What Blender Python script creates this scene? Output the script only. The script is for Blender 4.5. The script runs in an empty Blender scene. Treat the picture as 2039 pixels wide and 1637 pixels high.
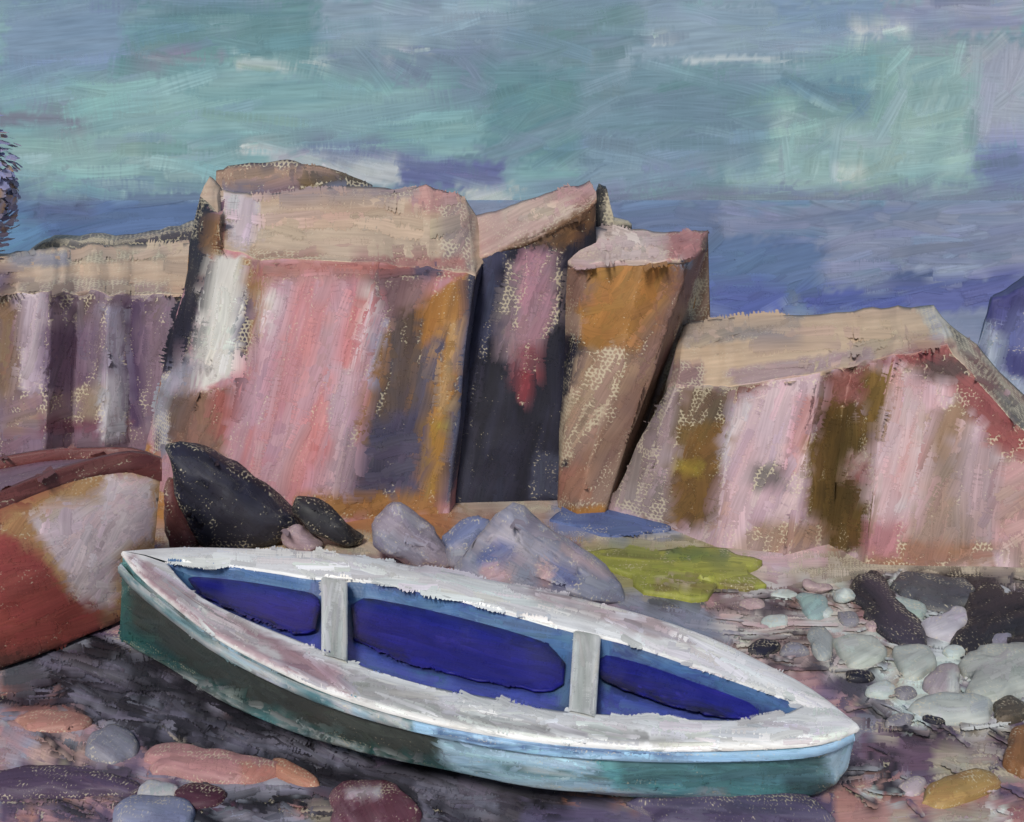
import bpy, bmesh, math, random
import numpy as np
from mathutils import Vector, noise
from mathutils.bvhtree import BVHTree
from mathutils.kdtree import KDTree
random.seed(11)
R = random.random
U = random.uniform
F = 2186.0            # focal length in pixels of a 2039 x 1637 frame
CX, HY, H = 1019.5, 390.0, 3.0    # principal column, horizon row, eye height
CAM = Vector((0, 0, H))
C = bpy.context.scene.collection
EXPO = 0.0; SUN_E = 3.1; SKY_E = 0.10
GAIN = 1.0            # real reflectance per picture value

# ------------------------------------------------------------------ geometry helpers
def P(x, y, D):
    return Vector(((x - CX) * D / F, D, H - (y - HY) * D / F))
def PZ(x, y, Z):
    return P(x, y, F * (H - Z) / (y - HY))
def px(p):
    return (CX + F * p.x / max(p.y, .05), HY + F * (H - p.z) / max(p.y, .05))
def ray(x, y):
    return Vector(((x - CX) / F, 1.0, -(y - HY) / F)).normalized()
SAT, VAL = .76, .88     # the pigments are greyer and a little darker than their first listing
def lin(c):
    o = []; g = .3 * c[0] + .59 * c[1] + .11 * c[2]
    for v in c[:3]:
        v = (g + (v - g) * SAT) * VAL
        v = max(0., min(255., v)) / 255.
        o.append(v / 12.92 if v <= .04045 else ((v + .055) / 1.055) ** 2.4)
    return o
def inside(poly, x, y):
    r = False; j = len(poly) - 1
    for i in range(len(poly)):
        xi, yi = poly[i]; xj, yj = poly[j]
        if (yi > y) != (yj > y) and x < (xj - xi) * (y - yi) / (yj - yi) + xi: r = not r
        j = i
    return r
def area2(poly):
    s = 0
    for i in range(len(poly)):
        a, b = poly[i - 1], poly[i]; s += a[0] * b[1] - b[0] * a[1]
    return abs(s) / 2
def box(x0, y0, x1, y1): return [(x0, y0), (x1, y0), (x1, y1), (x0, y1)]
def Z(poly, cols, ang=0, w=26, l=90, n=1.6, dry=.12, jit=7, cv=.34, spread=8, bend=.06):
    """a patch of colouring on one surface: where, which colours, which way the marks run"""
    if len(poly) == 4 and not isinstance(poly[0], tuple): poly = box(*poly)
    if not isinstance(cols, list): cols = [cols]
    return dict(poly=poly, cols=cols, ang=ang, w=w, l=l, n=n, dry=dry, jit=jit, cv=cv, spread=spread, bend=bend)

# ------------------------------------------------------------------ materials
def nodes(mat):
    mat.use_nodes = True
    nt = mat.node_tree; nt.nodes.clear()
    return nt, nt.nodes, nt.links
def paint_material(name, rough=.5, spec=.3, emit=None, bump=.22, streak=.34, bdist=.0035, slope=40.):
    m = bpy.data.materials.new(name); nt, N, L = nodes(m)
    def math_(op, a, b=None, clamp=False):
        n = N.new('ShaderNodeMath'); n.operation = op; n.use_clamp = clamp
        for i, v in enumerate((a, b)):
            if v is None: continue
            if isinstance(v, (int, float)): n.inputs[i].default_value = v
            else: L.new(v, n.inputs[i])
        return n.outputs[0]
    def vm(op, a, b):
        n = N.new('ShaderNodeVectorMath'); n.operation = op
        L.new(a, n.inputs[0])
        if isinstance(b, tuple): n.inputs[1].default_value = b
        else: L.new(b, n.inputs[1])
        return n
    def attr(nm):
        n = N.new('ShaderNodeAttribute'); n.attribute_name = nm; return n
    def noi(vec, scale, detail=2):
        n = N.new('ShaderNodeTexNoise'); n.inputs['Scale'].default_value = scale
        n.inputs['Detail'].default_value = detail; L.new(vec, n.inputs['Vector']); return n
    col, dry, cv, st, wv = attr('Col'), attr('dry'), attr('canvas'), attr('st'), attr('wv')
    br = noi(vm('MULTIPLY', st.outputs['Vector'], (.10, 2.6, 1.)).outputs[0], 1.0, 3).outputs['Fac']
    br = math_('ADD', math_('MULTIPLY', math_('SUBTRACT', br, .5), 1.9), .5)
    wn = noi(wv.outputs['Vector'], .35, 1)
    wd = vm('ADD', wv.outputs['Vector'], vm('MULTIPLY', wn.outputs['Color'], (1.5, 1.5, 0)).outputs[0]).outputs[0]
    tp = 2 * math.pi
    s = None
    for d in ((0, tp, 0), (tp * .866, tp * .5, 0), (tp * .866, -tp * .5, 0)):
        c = math_('COSINE', vm('DOT_PRODUCT', wd, d).outputs['Value'])
        s = c if s is None else math_('ADD', s, c)
    weave = math_('DIVIDE', math_('ADD', s, 1.5), 4.5)
    blot = noi(wv.outputs['Vector'], .22, 3).outputs['Fac']
    grain = noi(wv.outputs['Vector'], 1.7, 2).outputs['Fac']
    grain = math_('ADD', math_('MULTIPLY', math_('SUBTRACT', grain, .5), 2.), .5)
    g = math_('ADD', math_('ADD', math_('MULTIPLY', br, .34), math_('MULTIPLY', weave, .22)), math_('MULTIPLY', grain, .5))
    a = math_('ADD', math_('MULTIPLY', math_('SUBTRACT', g, dry.outputs['Fac']), slope), .5, True)
    a = math_('MAXIMUM', a, math_('GREATER_THAN', cv.outputs['Fac'], .001))
    # bare ground showing in the grain
    thr = math_('SUBTRACT', 1.28, math_('MULTIPLY', cv.outputs['Fac'], .82))
    th = math_('ADD', math_('MULTIPLY', math_('SUBTRACT', math_('SUBTRACT', 1., weave), thr), 3.4), math_('MULTIPLY', math_('ADD', math_('SUBTRACT', blot, .5), math_('MULTIPLY', math_('SUBTRACT', grain, .5), .75)), 3.2), True)
    mixf = math_('MULTIPLY', th, math_('MULTIPLY', math_('GREATER_THAN', cv.outputs['Fac'], .02), .62), True)
    k = math_('ADD', 1 - streak / 2, math_('MULTIPLY', br, streak))
    hs = N.new('ShaderNodeVectorMath'); hs.operation = 'SCALE'
    L.new(col.outputs['Color'], hs.inputs[0]); L.new(k, hs.inputs['Scale'])
    mx = N.new('ShaderNodeMix'); mx.data_type = 'RGBA'
    L.new(mixf, mx.inputs[0]); L.new(hs.outputs[0], mx.inputs[6])
    cr = lin((228, 212, 172)); mx.inputs[7].default_value = (cr[0] * GAIN, cr[1] * GAIN, cr[2] * GAIN, 1)
    out = N.new('ShaderNodeOutputMaterial'); tr = N.new('ShaderNodeBsdfTransparent'); ms = N.new('ShaderNodeMixShader')
    if emit is None:
        b = N.new('ShaderNodeBsdfPrincipled'); b.inputs['Roughness'].default_value = rough
        b.inputs['Specular IOR Level'].default_value = spec
        L.new(mx.outputs[2], b.inputs['Base Color'])
        bp = N.new('ShaderNodeBump'); bp.inputs['Strength'].default_value = bump; bp.inputs['Distance'].default_value = bdist
        L.new(math_('ADD', math_('MULTIPLY', br, .8), math_('MULTIPLY', weave, .35)), bp.inputs['Height'])
        L.new(bp.outputs[0], b.inputs['Normal'])
    else:
        b = N.new('ShaderNodeEmission'); b.inputs['Strength'].default_value = emit
        L.new(mx.outputs[2], b.inputs['Color'])
    L.new(a, ms.inputs[0]); L.new(tr.outputs[0], ms.inputs[1]); L.new(b.outputs[0], ms.inputs[2])
    L.new(ms.outputs[0], out.inputs[0])
    return m
M_ROCK = paint_material('painted_rock', .55, .25)
M_BOAT = paint_material('boat_paint', .42, .35, bump=.34)
M_GROUND = paint_material('painted_shore', .5, .3, bump=.36)
M_WATER = paint_material('painted_water', .6, .08, bump=.12)
M_SKY = paint_material('painted_sky', emit=1.13, streak=.34, slope=1.8)

def outward(verts, faces):
    bm = bmesh.new(); vs = [bm.verts.new(p) for p in verts]
    for f in faces:
        try: bm.faces.new([vs[i] for i in f])
        except ValueError: pass
    bm.verts.index_update(); bmesh.ops.recalc_face_normals(bm, faces=bm.faces)
    r = [tuple(v.index for v in f.verts) for f in bm.faces]; bm.free()
    return r
def refine(verts, faces, lim, closed):
    """cut the camera-side faces finer, so that a surface can carry fine colouring"""
    bm = bmesh.new(); vs = [bm.verts.new(p) for p in verts]
    for f in faces:
        try: bm.faces.new([vs[i] for i in f])
        except ValueError: pass
    if closed: bmesh.ops.recalc_face_normals(bm, faces=bm.faces)
    for it in range(7):
        bm.normal_update(); P2 = {}
        for v in bm.verts:
            P2[v] = px(v.co) if v.co.y > .5 else None
        es = []
        for e in bm.edges:
            a, b = P2[e.verts[0]], P2[e.verts[1]]
            if a is None or b is None: continue
            if max(a[0], b[0]) < -40 or min(a[0], b[0]) > 2080 or max(a[1], b[1]) < -40 or min(a[1], b[1]) > 1680: continue
            if abs(a[0] - b[0]) + abs(a[1] - b[1]) < lim: continue
            if closed and not any(f.normal.dot(f.calc_center_median() - CAM) < 0 for f in e.link_faces): continue
            es.append(e)
        if not es: break
        bmesh.ops.subdivide_edges(bm, edges=es, cuts=1, use_grid_fill=True)
    bm.verts.index_update()
    r = [v.co.copy() for v in bm.verts], [tuple(v.index for v in f.verts) for f in bm.faces]; bm.free()
    return r
def vnoise(u, v, seed):
    iu, iv = np.floor(u).astype(np.int64), np.floor(v).astype(np.int64); fu, fv = u - iu, v - iv
    fu = fu * fu * (3 - 2 * fu); fv = fv * fv * (3 - 2 * fv)
    def h(a, b):
        n = (a * 374761393 + b * 668265263 + seed * 1442695041) & 0xffffffff
        n = ((n ^ (n >> 13)) * 1274126177) & 0xffffffff
        return ((n ^ (n >> 16)) & 0xffff) / 65535.
    return (h(iu, iv) * (1 - fu) + h(iu + 1, iv) * fu) * (1 - fv) + (h(iu, iv + 1) * (1 - fu) + h(iu + 1, iv + 1) * fu) * fv
def sdist(poly, x, y):
    d = np.full(x.shape, 1e9); ins = np.zeros(x.shape, bool); j = len(poly) - 1
    for i in range(len(poly)):
        xi, yi = poly[i]; xj, yj = poly[j]; ex, ey = xj - xi, yj - yi
        t = np.clip(((x - xi) * ex + (y - yi) * ey) / (ex * ex + ey * ey + 1e-9), 0, 1)
        d = np.minimum(d, np.hypot(x - xi - t * ex, y - yi - t * ey))
        if yi != yj: ins ^= ((yi > y) != (yj > y)) & (x < ex * (y - yi) / (yj - yi) + xi)
        j = i
    return np.where(ins, d, -d)
def pick(cols, s):
    a = np.array([c[:3] for c in cols], float); k = len(a) - 1
    if k == 0: return np.repeat(a, len(s), 0)
    t = np.clip(s, 0, .9999) * k; i = t.astype(int); f = (t - i)[:, None]
    return a[i] * (1 - f) + a[i + 1] * f
# ------------------------------------------------------------------ a part: base mesh + marks laid on it
class Part:
    def __init__(s, D, default, gain=None, clampf=4.0, flat=False):
        s.v = []; s.f = []; s.col = []; s.dry = []; s.cv = []; s.st = []; s.wv = []
        s.D = D; s.default = default; s.gain = GAIN if gain is None else gain; s.clampf = clampf; s.flat = flat
        s.layer = 0; s.relief = .3; s.ridge = .012; s.level = None; s.pull = .6; s.clip = 9; s.cover = .55; s.soft = (6., 6.); s.cell = 9.; s.vary = .035
    def wvec(s, p, n):
        k = F / s.D / 7.8
        ax = max(range(3), key=lambda i: abs(n[i]))
        if s.flat: return (p.x * k, p.z * k, 0)
        if ax == 2: return (p.x * k, p.y * k * .55, 0)
        if ax == 1: return (p.x * k, p.z * k, 0)
        return (p.y * k, p.z * k, 0)
    def base(s, verts, faces, zones=(), cvs=None, closed=True):
        o = len(s.v)
        coarse = (verts, outward(verts, faces) if closed else faces)
        verts, faces = refine(verts, faces, s.cell, closed)
        if closed: faces = outward(verts, faces)
        nb = [Vector() for _ in verts]
        for f in faces:
            n = (verts[f[1]] - verts[f[0]]).cross(verts[f[2]] - verts[f[0]])
            for i in f: nb[i] += n
        pts = np.array([px(p) for p in verts]); x, y = pts[:, 0], pts[:, 1]; N = len(verts)
        sd0 = random.randrange(9999)
        colr = pick(s.default, vnoise(x / 40, y / 40, sd0) * .7 + vnoise(x / 13, y / 13, sd0 + 1) * .3); cv = np.full(N, .3 if cvs is None else cvs)
        an = np.full(N, 0. if s.flat else 80.); sf, am = s.soft
        for zi, z in enumerate(zones):
            sd0 += 7; poly = z['poly']; xs = [q[0] for q in poly]; ys = [q[1] for q in poly]; m = sf + am + 14
            sel = np.where((x > min(xs) - m) & (x < max(xs) + m) & (y > min(ys) - m) & (y < max(ys) + m))[0]
            if not len(sel): continue
            X, Y = x[sel], y[sel]; t = math.radians(z['ang']); ca, sa = math.cos(t), math.sin(t)
            al, ac = X * ca - Y * sa, X * sa + Y * ca
            wz = max(z['w'], 8)
            st_ = vnoise(al / (z['l'] * .8), ac / (wz * .42), sd0); st2 = vnoise(al / (z['l'] * 1.6), ac / (wz * 1.3), sd0 + 2); gr = vnoise(X / 7., Y / 7., sd0 + 1)
            d = sdist(poly, X, Y); lim = min(sf, wz * .5); a_ = min(am, wz * .6)
            w = np.clip((d + a_ * (st_ + gr - 1.) * 1.5) / lim * .5 + .5, 0, 1); w = w * w * (3 - 2 * w)
            op = min(1., .5 + .24 * z['n'])
            if op < .99: w = w * np.clip(op * 2 - 1 + (st_ * .7 + gr * .5), 0, 1)
            c = pick(z['cols'], np.clip((st2 * .62 + st_ * .38 - .5) * 1.7 + .5, 0, 1))
            colr[sel] = colr[sel] * (1 - w[:, None]) + c * w[:, None]
            edge = np.exp(-(d / 9.) ** 2) * .3 if z['cv'] > .25 else 0
            cv[sel] = cv[sel] * (1 - w) + np.clip(z['cv'] * .9 + edge, 0, 1) * w
            an[sel[w > .5]] = z['ang']
        tr = np.radians(an); sx, sy = (x * np.cos(tr) - y * np.sin(tr)) / 8., (x * np.sin(tr) + y * np.cos(tr)) / 20.
        s.kd = KDTree(N); s.fc = colr
        for i in range(N): s.kd.insert((x[i], y[i], 0), i)
        s.kd.balance()
        for i, (p, n) in enumerate(zip(verts, nb)):
            n = n.normalized() if n.length > 0 else Vector((0, -1, 0))
            l = lin(colr[i]); s.v.append(p.copy())
            s.col.append((l[0] * s.gain, l[1] * s.gain, l[2] * s.gain, 1))
            s.dry.append(0); s.cv.append(max(float(cv[i]), .002)); s.st.append((sx[i], sy[i], 0)); s.wv.append(s.wvec(p, n))
        for f in faces: s.f.append(tuple(i + o for i in f))
        s.bv = [p.copy() for p in coarse[0]]; s.bf = [tuple(f) for f in coarse[1]]
        s.tree = BVHTree.FromPolygons(s.bv, s.bf)
        return s
    def mark(s, p, n, A, B, L, W, c1, c2, dry, bend, segs=7, lift=None, rng=None, org=None):
        """one brush mark centred at p on the surface: A, B are along / across vectors per pixel"""
        k = s.D / F
        h = (lift if lift is not None else .8 + s.layer * .07 + R() * .16) * k * s.relief
        t0, t1 = rng or (-L / 2, L / 2); L = t1 - t0
        seed = R() * 900; rows = []
        o = len(s.v); g = s.gain
        if lift is not None: l1 = lin(c1); l2 = lin(c2)
        cnt = 0; wob = U(0, 6); fld = s.kd if (org is not None or lift is None) else None; fv = c1 if fld else None
        for i in range(segs + 1):
            t = i / segs; a = t0 + t * L
            off = bend * L * (1 - (2 * t - 1) ** 2)
            q = p + A * a + B * off
            hit = s.tree.find_nearest(q) if org is None else (q, n)
            nn = n
            if hit[0] is not None:
                d = (hit[0] - q).length
                if d < W * k * .45:
                    q = hit[0]; nn = hit[1] if hit[1].dot(n) > 0 else -hit[1]
                    nn = (nn + n).normalized()
                else:
                    if i > segs // 2 and cnt > 2: break
                    continue
            end = min(t, 1 - t)
            e = max(0, 1 - end / .16)
            ww = W * (1 + .12 * math.sin(wob + t * 5)) * (1 - .25 * e * e)
            if fld:
                cs = []
                for u in (-.5, .5):
                    if org is None: qx, qy = px(q + B * (u * ww))
                    else: b_ = off + u * ww; qx, qy = org[0] + a * org[2] + b_ * org[3], org[1] - a * org[3] + b_ * org[2]
                    cs.append(lin([v * f_ for v, f_ in zip(s.fc[fld.find((qx, qy, 0))[1]], fv)]))
                l1, l2 = cs
            for j, u in enumerate((-1, -.55, 0, .55, 1)):
                hv = h + (W * k * s.ridge * (1 - u * u))
                if org is None:
                    e_ = q + B * (u * ww * .5); hh = s.tree.find_nearest(e_) if u and not s.flat else (None,)
                    if hh[0] is not None and (hh[0] - e_).length < W * k * .5:
                        m_ = hh[1] if hh[1].dot(n) > 0 else -hh[1]
                        s.v.append(hh[0] + (m_ + nn).normalized() * hv)
                    else: s.v.append(e_ + nn * hv)
                else:
                    ox, oy, ca, sa = org; b = off + u * ww * .5
                    s.v.append(PZ(ox + a * ca + b * sa, max(HY + 2.2, oy - a * sa + b * ca), s.level + .0004 * s.layer + hv * .02))
                m = (u + 1) / 2
                s.col.append(tuple((l1[z] * (1 - m) + l2[z] * m) * g for z in range(3)) + (1,))
                s.dry.append(dry + .7 * e * e * (.5 + .5 * R()) + (.5 if abs(u) == 1 else .1 if u else 0))
                s.cv.append(0); s.st.append((a / 8 + seed, u * ww / 20, seed)); s.wv.append(s.wvec(q, nn))
            cnt += 1
        for i in range(cnt - 1):
            for j in range(4):
                b = o + i * 5 + j
                s.f.append((b, b + 1, b + 6, b + 5))
    def jac(s, p, n, x, y):
        """tangent-plane vectors that move the picture point by one pixel"""
        k = s.D / F; r = []
        for dx, dy in ((1, 0), (0, 1)):
            d = ray(x + dx, y + dy); den = d.dot(n)
            if abs(den) < 1e-5: return None
            q = CAM + d * ((p - CAM).dot(n) / den)
            v = q - p
            lim = s.clampf * (p - CAM).length / F
            if v.length > lim: v = v * (lim / v.length)
            r.append(v)
        return r
    def zone(s, z):
        poly = z['poly']; xs = [q[0] for q in poly]; ys = [q[1] for q in poly]
        n = max(1, int(area2(poly) / (z['w'] * z['l']) * z['n'] * s.cover + .5))
        done = tries = 0
        while done < n and tries < n * 40:
            tries += 1
            x, y = U(min(xs), max(xs)), U(min(ys), max(ys))
            if not inside(poly, x, y): continue
            d = ray(x, y); h = s.tree.ray_cast(CAM, d)
            done += 1
            if h[0] is None: continue
            p, nn = h[0], h[1]
            if nn.dot(d) > 0: nn = -nn
            if s.level is None and -nn.dot(d) < .1: continue
            J = s.jac(p, nn, x, y)
            if J is None: continue
            an = math.radians(z['ang'] + random.gauss(0, z['spread'])); ca, sa = math.cos(an), math.sin(an)
            A = J[0] * ca - J[1] * sa; B = J[0] * sa + J[1] * ca
            f1 = random.gauss(1, s.vary); c1 = [f1 + random.gauss(0, .015) for _ in range(3)]; c2 = None
            L = z['l'] * U(.6, 1.35); W = z['w'] * U(.7, 1.3); rng = []
            for sg in (-1, 1):          # the mark stays inside its own patch
                t = 0; step = 5
                while t < L / 2 and inside(poly, x + sg * (t + step) * ca, y - sg * (t + step) * sa): t += step
                rng.append(sg * (t + U(0, min(s.clip, z['w']))))
            if rng[1] - rng[0] < W * .8: continue
            s.mark(p, nn, A, B, L, W, c1, c2, z['dry'] + U(0, .24) + max(0, z['cv'] - .7) * .9, random.gauss(0, z['bend'] * .5), rng=rng,
                   org=(x, y, ca, sa) if s.level is not None else None)
        s.layer += 1
    def zones(s, zs):
        for z in zs: s.zone(z)
        return s
    def allround(s, dens=1.0, w=30, l=80, cols=None, up=None):
        """marks over every side of the base mesh, in the part's own colours"""
        cols = cols or s.default; k = s.D / F
        for f in s.bf:
            a = s.bv[f[0]]
            for i in range(1, len(f) - 1):
                b, c = s.bv[f[i]], s.bv[f[i + 1]]
                n = (b - a).cross(c - a); ar = n.length / 2
                if ar < 1e-9: continue
                n.normalize()
                if n.dot((a + b + c) / 3 - CAM) < 0: continue
                x = ar / (w * l * k * k) * dens
                m = int(x) + (1 if R() < x - int(x) else 0)
                for _ in range(min(m, 40)):
                    r1, r2 = R(), R()
                    if r1 + r2 > 1: r1, r2 = 1 - r1, 1 - r2
                    p = a + (b - a) * r1 + (c - a) * r2
                    ref = up or (Vector((.3, 0, 1)) if abs(n.z) < .75 else Vector((1, .15, 0)))
                    A = ref - n * ref.dot(n); A = A.normalized() if A.length > .05 else n.orthogonal().normalized()
                    A = (A + n.cross(A) * random.gauss(0, .18)).normalized(); B = n.cross(A)
                    c1, c2 = random.choice(cols), random.choice(cols); f1 = random.gauss(1, .06)
                    c1 = [v * f1 for v in c1]
                    s.mark(p, n, A * k, B * k, l * U(.6, 1.3), w * U(.6, 1.3), c1, c2, U(0, .3), random.gauss(0, .05), lift=.1 + R() * .5)
        s.layer += 1
        return s
    def build(s, name, mat, parent=None, own=True):
        loc = Vector()
        if parent is None and own:
            xs, ys, zs = zip(*s.bv); loc = Vector(((min(xs) + max(xs)) / 2, (min(ys) + max(ys)) / 2, min(zs)))
        me = bpy.data.meshes.new(name); me.from_pydata([p - loc for p in s.v], [], s.f); me.update()
        n = len(s.v)
        def put(nm, ty, data, key, w):
            a = me.attributes.new(nm, ty, 'POINT')
            a.data.foreach_set(key, [c for v in data for c in (v if w > 1 else (v,))])
        put('Col', 'FLOAT_COLOR', s.col, 'color', 4); put('dry', 'FLOAT', s.dry, 'value', 1); put('canvas', 'FLOAT', s.cv, 'value', 1)
        put('st', 'FLOAT_VECTOR', s.st, 'vector', 3); put('wv', 'FLOAT_VECTOR', s.wv, 'vector', 3)
        me.polygons.foreach_set('use_smooth', [True] * len(me.polygons))
        me.materials.append(mat)
        o = bpy.data.objects.new(name, me); o.location = loc; C.objects.link(o)
        if parent:
            o.parent = parent; o.matrix_parent_inverse = parent.matrix_basis.inverted()
        return o
def tag(o, label=None, cat=None, group=None, kind=None):
    if label: o['label'] = label
    if cat: o['category'] = cat
    if group: o['group'] = group
    if kind: o['kind'] = kind
    return o
def root(name, loc, label, cat, group=None):
    o = bpy.data.objects.new(name, None); o.empty_display_size = .2; o.location = loc; C.objects.link(o)
    return tag(o, label, cat, group)

# ------------------------------------------------------------------ shapes
def lerp(a, b, t): return a + (b - a) * t
def resample(pts, n):
    """n+1 points evenly along a polyline of tuples / Vectors"""
    pts = [Vector(p) for p in pts]; d = [0]
    for a, b in zip(pts, pts[1:]): d.append(d[-1] + (b - a).length)
    o = []; j = 0
    for i in range(n + 1):
        t = d[-1] * i / n
        while j < len(d) - 2 and d[j + 1] < t: j += 1
        sp = d[j + 1] - d[j]
        o.append(pts[j].lerp(pts[j + 1], (t - d[j]) / sp if sp > 1e-9 else 0))
    return o
def smooth(pts, it=2):
    pts = [Vector(p) for p in pts]
    for _ in range(it):
        q = [pts[0]]
        for a, b in zip(pts, pts[1:]): q += [a.lerp(b, .25), a.lerp(b, .75)]
        q.append(pts[-1]); pts = q
    return pts
def rough(p, amp, sc=1.1):
    return p + noise.noise_vector(p * sc) * amp + noise.noise_vector(p * sc * 3.1) * amp * .35
def grid(rows):
    v = [p for r in rows for p in r]; n = len(rows[0]); f = []
    for i in range(len(rows) - 1):
        for j in range(n - 1):
            f.append((i * n + j, i * n + j + 1, (i + 1) * n + j + 1, (i + 1) * n + j))
    return v, f
def cliff(cols, backs, sub=5, rows=12, amp=.05, over=.0, thick=.012):
    """standing rock: cols = (top x,y,D, foot x,y,D), backs = rear edge of its top. returns body and cap meshes"""
    T, Bm, K = [], [], []
    n = len(cols)
    for i in range(n - 1):
        for s in range(sub + (1 if i == n - 2 else 0)):
            t = s / sub
            a, b = cols[i], cols[i + 1]
            m = [lerp(a[k], b[k], t) for k in range(6)]
            bk = [lerp(backs[i][k], backs[i + 1][k], t) for k in range(3)]
            jx, jy = noise.noise(Vector((m[0] * .021, i * .3, 1))) * 7, noise.noise(Vector((m[0] * .03, 5, i * .2))) * 9 + noise.noise(Vector((m[0] * .09, 9, 0))) * 4
            m[0] += jx; m[1] += jy; bk[1] += jy * .8
            T.append(P(*m[:3])); q = P(*m[3:]); q.z = min(q.z, -.12); Bm.append(q); K.append(P(*bk))
    R_ = []; CT = []
    for a, b, k in zip(T, Bm, K):
        row = []
        for r in range(rows + 1): row.append(rough(b.lerp(a, r / rows), amp))
        cap = [rough(a.lerp(k, r / 5), amp) for r in range(6)]
        row += cap[1:]
        kb = Vector((k.x * 1.02, k.y + .25, -.12))
        for r in range(1, 6): row.append(rough(k.lerp(kb, r / 5), amp))
        R_.append(row); CT.append(cap)
    v, f = grid(R_); m = len(R_[0])
    for i0 in (0, len(R_) - 1):
        c = sum(R_[i0], Vector()) / m; v.append(c); ci = len(v) - 1
        for j in range(m - 1):
            q = (i0 * m + j, i0 * m + j + 1, ci); f.append(q if i0 == 0 else q[::-1])
    # cap slab
    top, bot = [], []
    for i, r in enumerate(CT):
        d = (r[0] - r[1]).normalized(); side = Vector()
        if i == 0: side = (CT[0][0] - CT[1][0]).normalized() * over * .6
        if i == len(CT) - 1: side = (CT[-1][0] - CT[-2][0]).normalized() * over * .6
        rr = [r[0] + d * over] + r; rr = [q + side for q in rr]
        up = Vector((0, -.12, 1)).normalized()
        top.append([q + up * thick * (.8 + .35 * noise.noise(q * 2.3)) for q in rr]); bot.append([q - up * .03 for q in rr])
    tv, tf = grid(top); bv_, bf_ = grid(bot); o = len(tv); cv = tv + bv_
    cf = tf + [tuple(k + o for k in q[::-1]) for q in bf_]
    nn = len(top[0]); nr = len(top)
    for j in range(nn - 1):
        cf += [(j + 1, j, o + j, o + j + 1), ((nr - 1) * nn + j, (nr - 1) * nn + j + 1, o + (nr - 1) * nn + j + 1, o + (nr - 1) * nn + j)]
    for i in range(nr - 1):
        cf += [(i * nn, (i + 1) * nn, o + (i + 1) * nn, o + i * nn), ((i + 1) * nn + nn - 1, i * nn + nn - 1, o + i * nn + nn - 1, o + (i + 1) * nn + nn - 1)]
    return (v, f), (cv, cf)
def stone(poly, D, t, amp=.03, n=28, sc=3.0, sink=.0):
    """a free-standing stone: outline at its real distance, rounded to a full depth of 2t"""
    loop = resample(smooth([(x, y, 0) for x, y in poly] + [(poly[0][0], poly[0][1], 0)], 1), n)[:-1]
    ring = [P(q.x, q.y, D) for q in loop]
    for q in ring: q.z -= sink
    c = sum(ring, Vector()) / n
    L = [-88, -65, -42, -20, 0, 20, 42, 65, 88]; v = []
    for a in L:
        ca, sa = math.cos(math.radians(a)) ** .6, math.sin(math.radians(a))
        for q in ring:
            p = c + (q - c) * ca + Vector((0, sa * t, 0)); v.append(rough(p, amp, sc))
    f = []
    for i in range(len(L) - 1):
        for j in range(n):
            k = (j + 1) % n
            f.append((i * n + j, (i + 1) * n + j, (i + 1) * n + k, i * n + k))
    v.append(sum(v[:n], Vector()) / n); v.append(sum(v[-n - 1:-1], Vector()) / n)
    a, b = len(v) - 2, len(v) - 1; o = (len(L) - 1) * n
    for j in range(n):
        k = (j + 1) % n; f.append((a, j, k)); f.append((b, o + k, o + j))
    return v, f

def flat_stone(poly, h, n=36):
    """a low stone bedded in the shore: outline on the ground, gently domed"""
    loop = resample(smooth([(x, y, 0) for x, y in poly] + [(poly[0][0], poly[0][1], 0)], 1), n)[:-1]
    ring = [PZ(q.x, q.y, .0) for q in loop]; c = sum(ring, Vector()) / n
    ring = [c + (q - c) * (1 + .34 * noise.noise(q * 5.1)) for q in ring]
    v = []; L = ((1.02, -.06), (1.0, h * .25), (.9, h * .7), (.66, h * .95), (.33, h * 1.05))
    for k, z in L:
        for q in ring:
            p = c + (q - c) * k + Vector((0, 0, z)); v.append(p + noise.noise_vector(p * 9) * h * .22)
    v.append(c + Vector((0, 0, h * 1.05))); v.append(c - Vector((0, 0, .06))); f = []
    for i in range(len(L) - 1):
        for j in range(n):
            k = (j + 1) % n; f.append((i * n + j, i * n + k, (i + 1) * n + k, (i + 1) * n + j))
    o = (len(L) - 1) * n
    for j in range(n):
        k = (j + 1) % n; f += [(o + j, o + k, len(v) - 2), (k, j, len(v) - 1)]
    return v, f
# ------------------------------------------------------------------ palette
BEIGE = [(212, 178, 146), (206, 170, 136), (218, 186, 156), (198, 160, 130)]
PINK = [(206, 138, 148), (214, 128, 132), (196, 140, 152), (205, 150, 160), (190, 142, 155)]
PALEPINK = [(205, 170, 178), (212, 165, 172), (196, 162, 172), (214, 178, 182)]
OCHRE = [(184, 116, 40), (172, 106, 36), (196, 128, 46), (162, 104, 44)]
OLIVE = [(112, 84, 40), (98, 76, 38), (126, 92, 38), (88, 68, 42)]
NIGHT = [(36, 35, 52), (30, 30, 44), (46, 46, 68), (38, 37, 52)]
SLATE = [(78, 78, 104), (70, 72, 98), (88, 86, 112), (64, 66, 88)]
MAUVE = [(132, 104, 124), (120, 94, 116), (146, 120, 140), (112, 88, 104)]
LILAC = [(160, 158, 176), (150, 150, 170), (172, 168, 182), (140, 142, 166)]
BLUE = [(98, 112, 166), (90, 104, 160), (110, 122, 174)]
WHITE = [(214, 210, 204), (206, 202, 198), (220, 216, 212), (198, 196, 194)]
BROWN = [(160, 124, 104), (150, 114, 96), (170, 134, 112)]
RED = [(160, 78, 76), (150, 70, 70), (168, 88, 84)]
TEALW = [(186, 204, 196), (196, 210, 202), (206, 214, 208), (178, 196, 190)]
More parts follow.
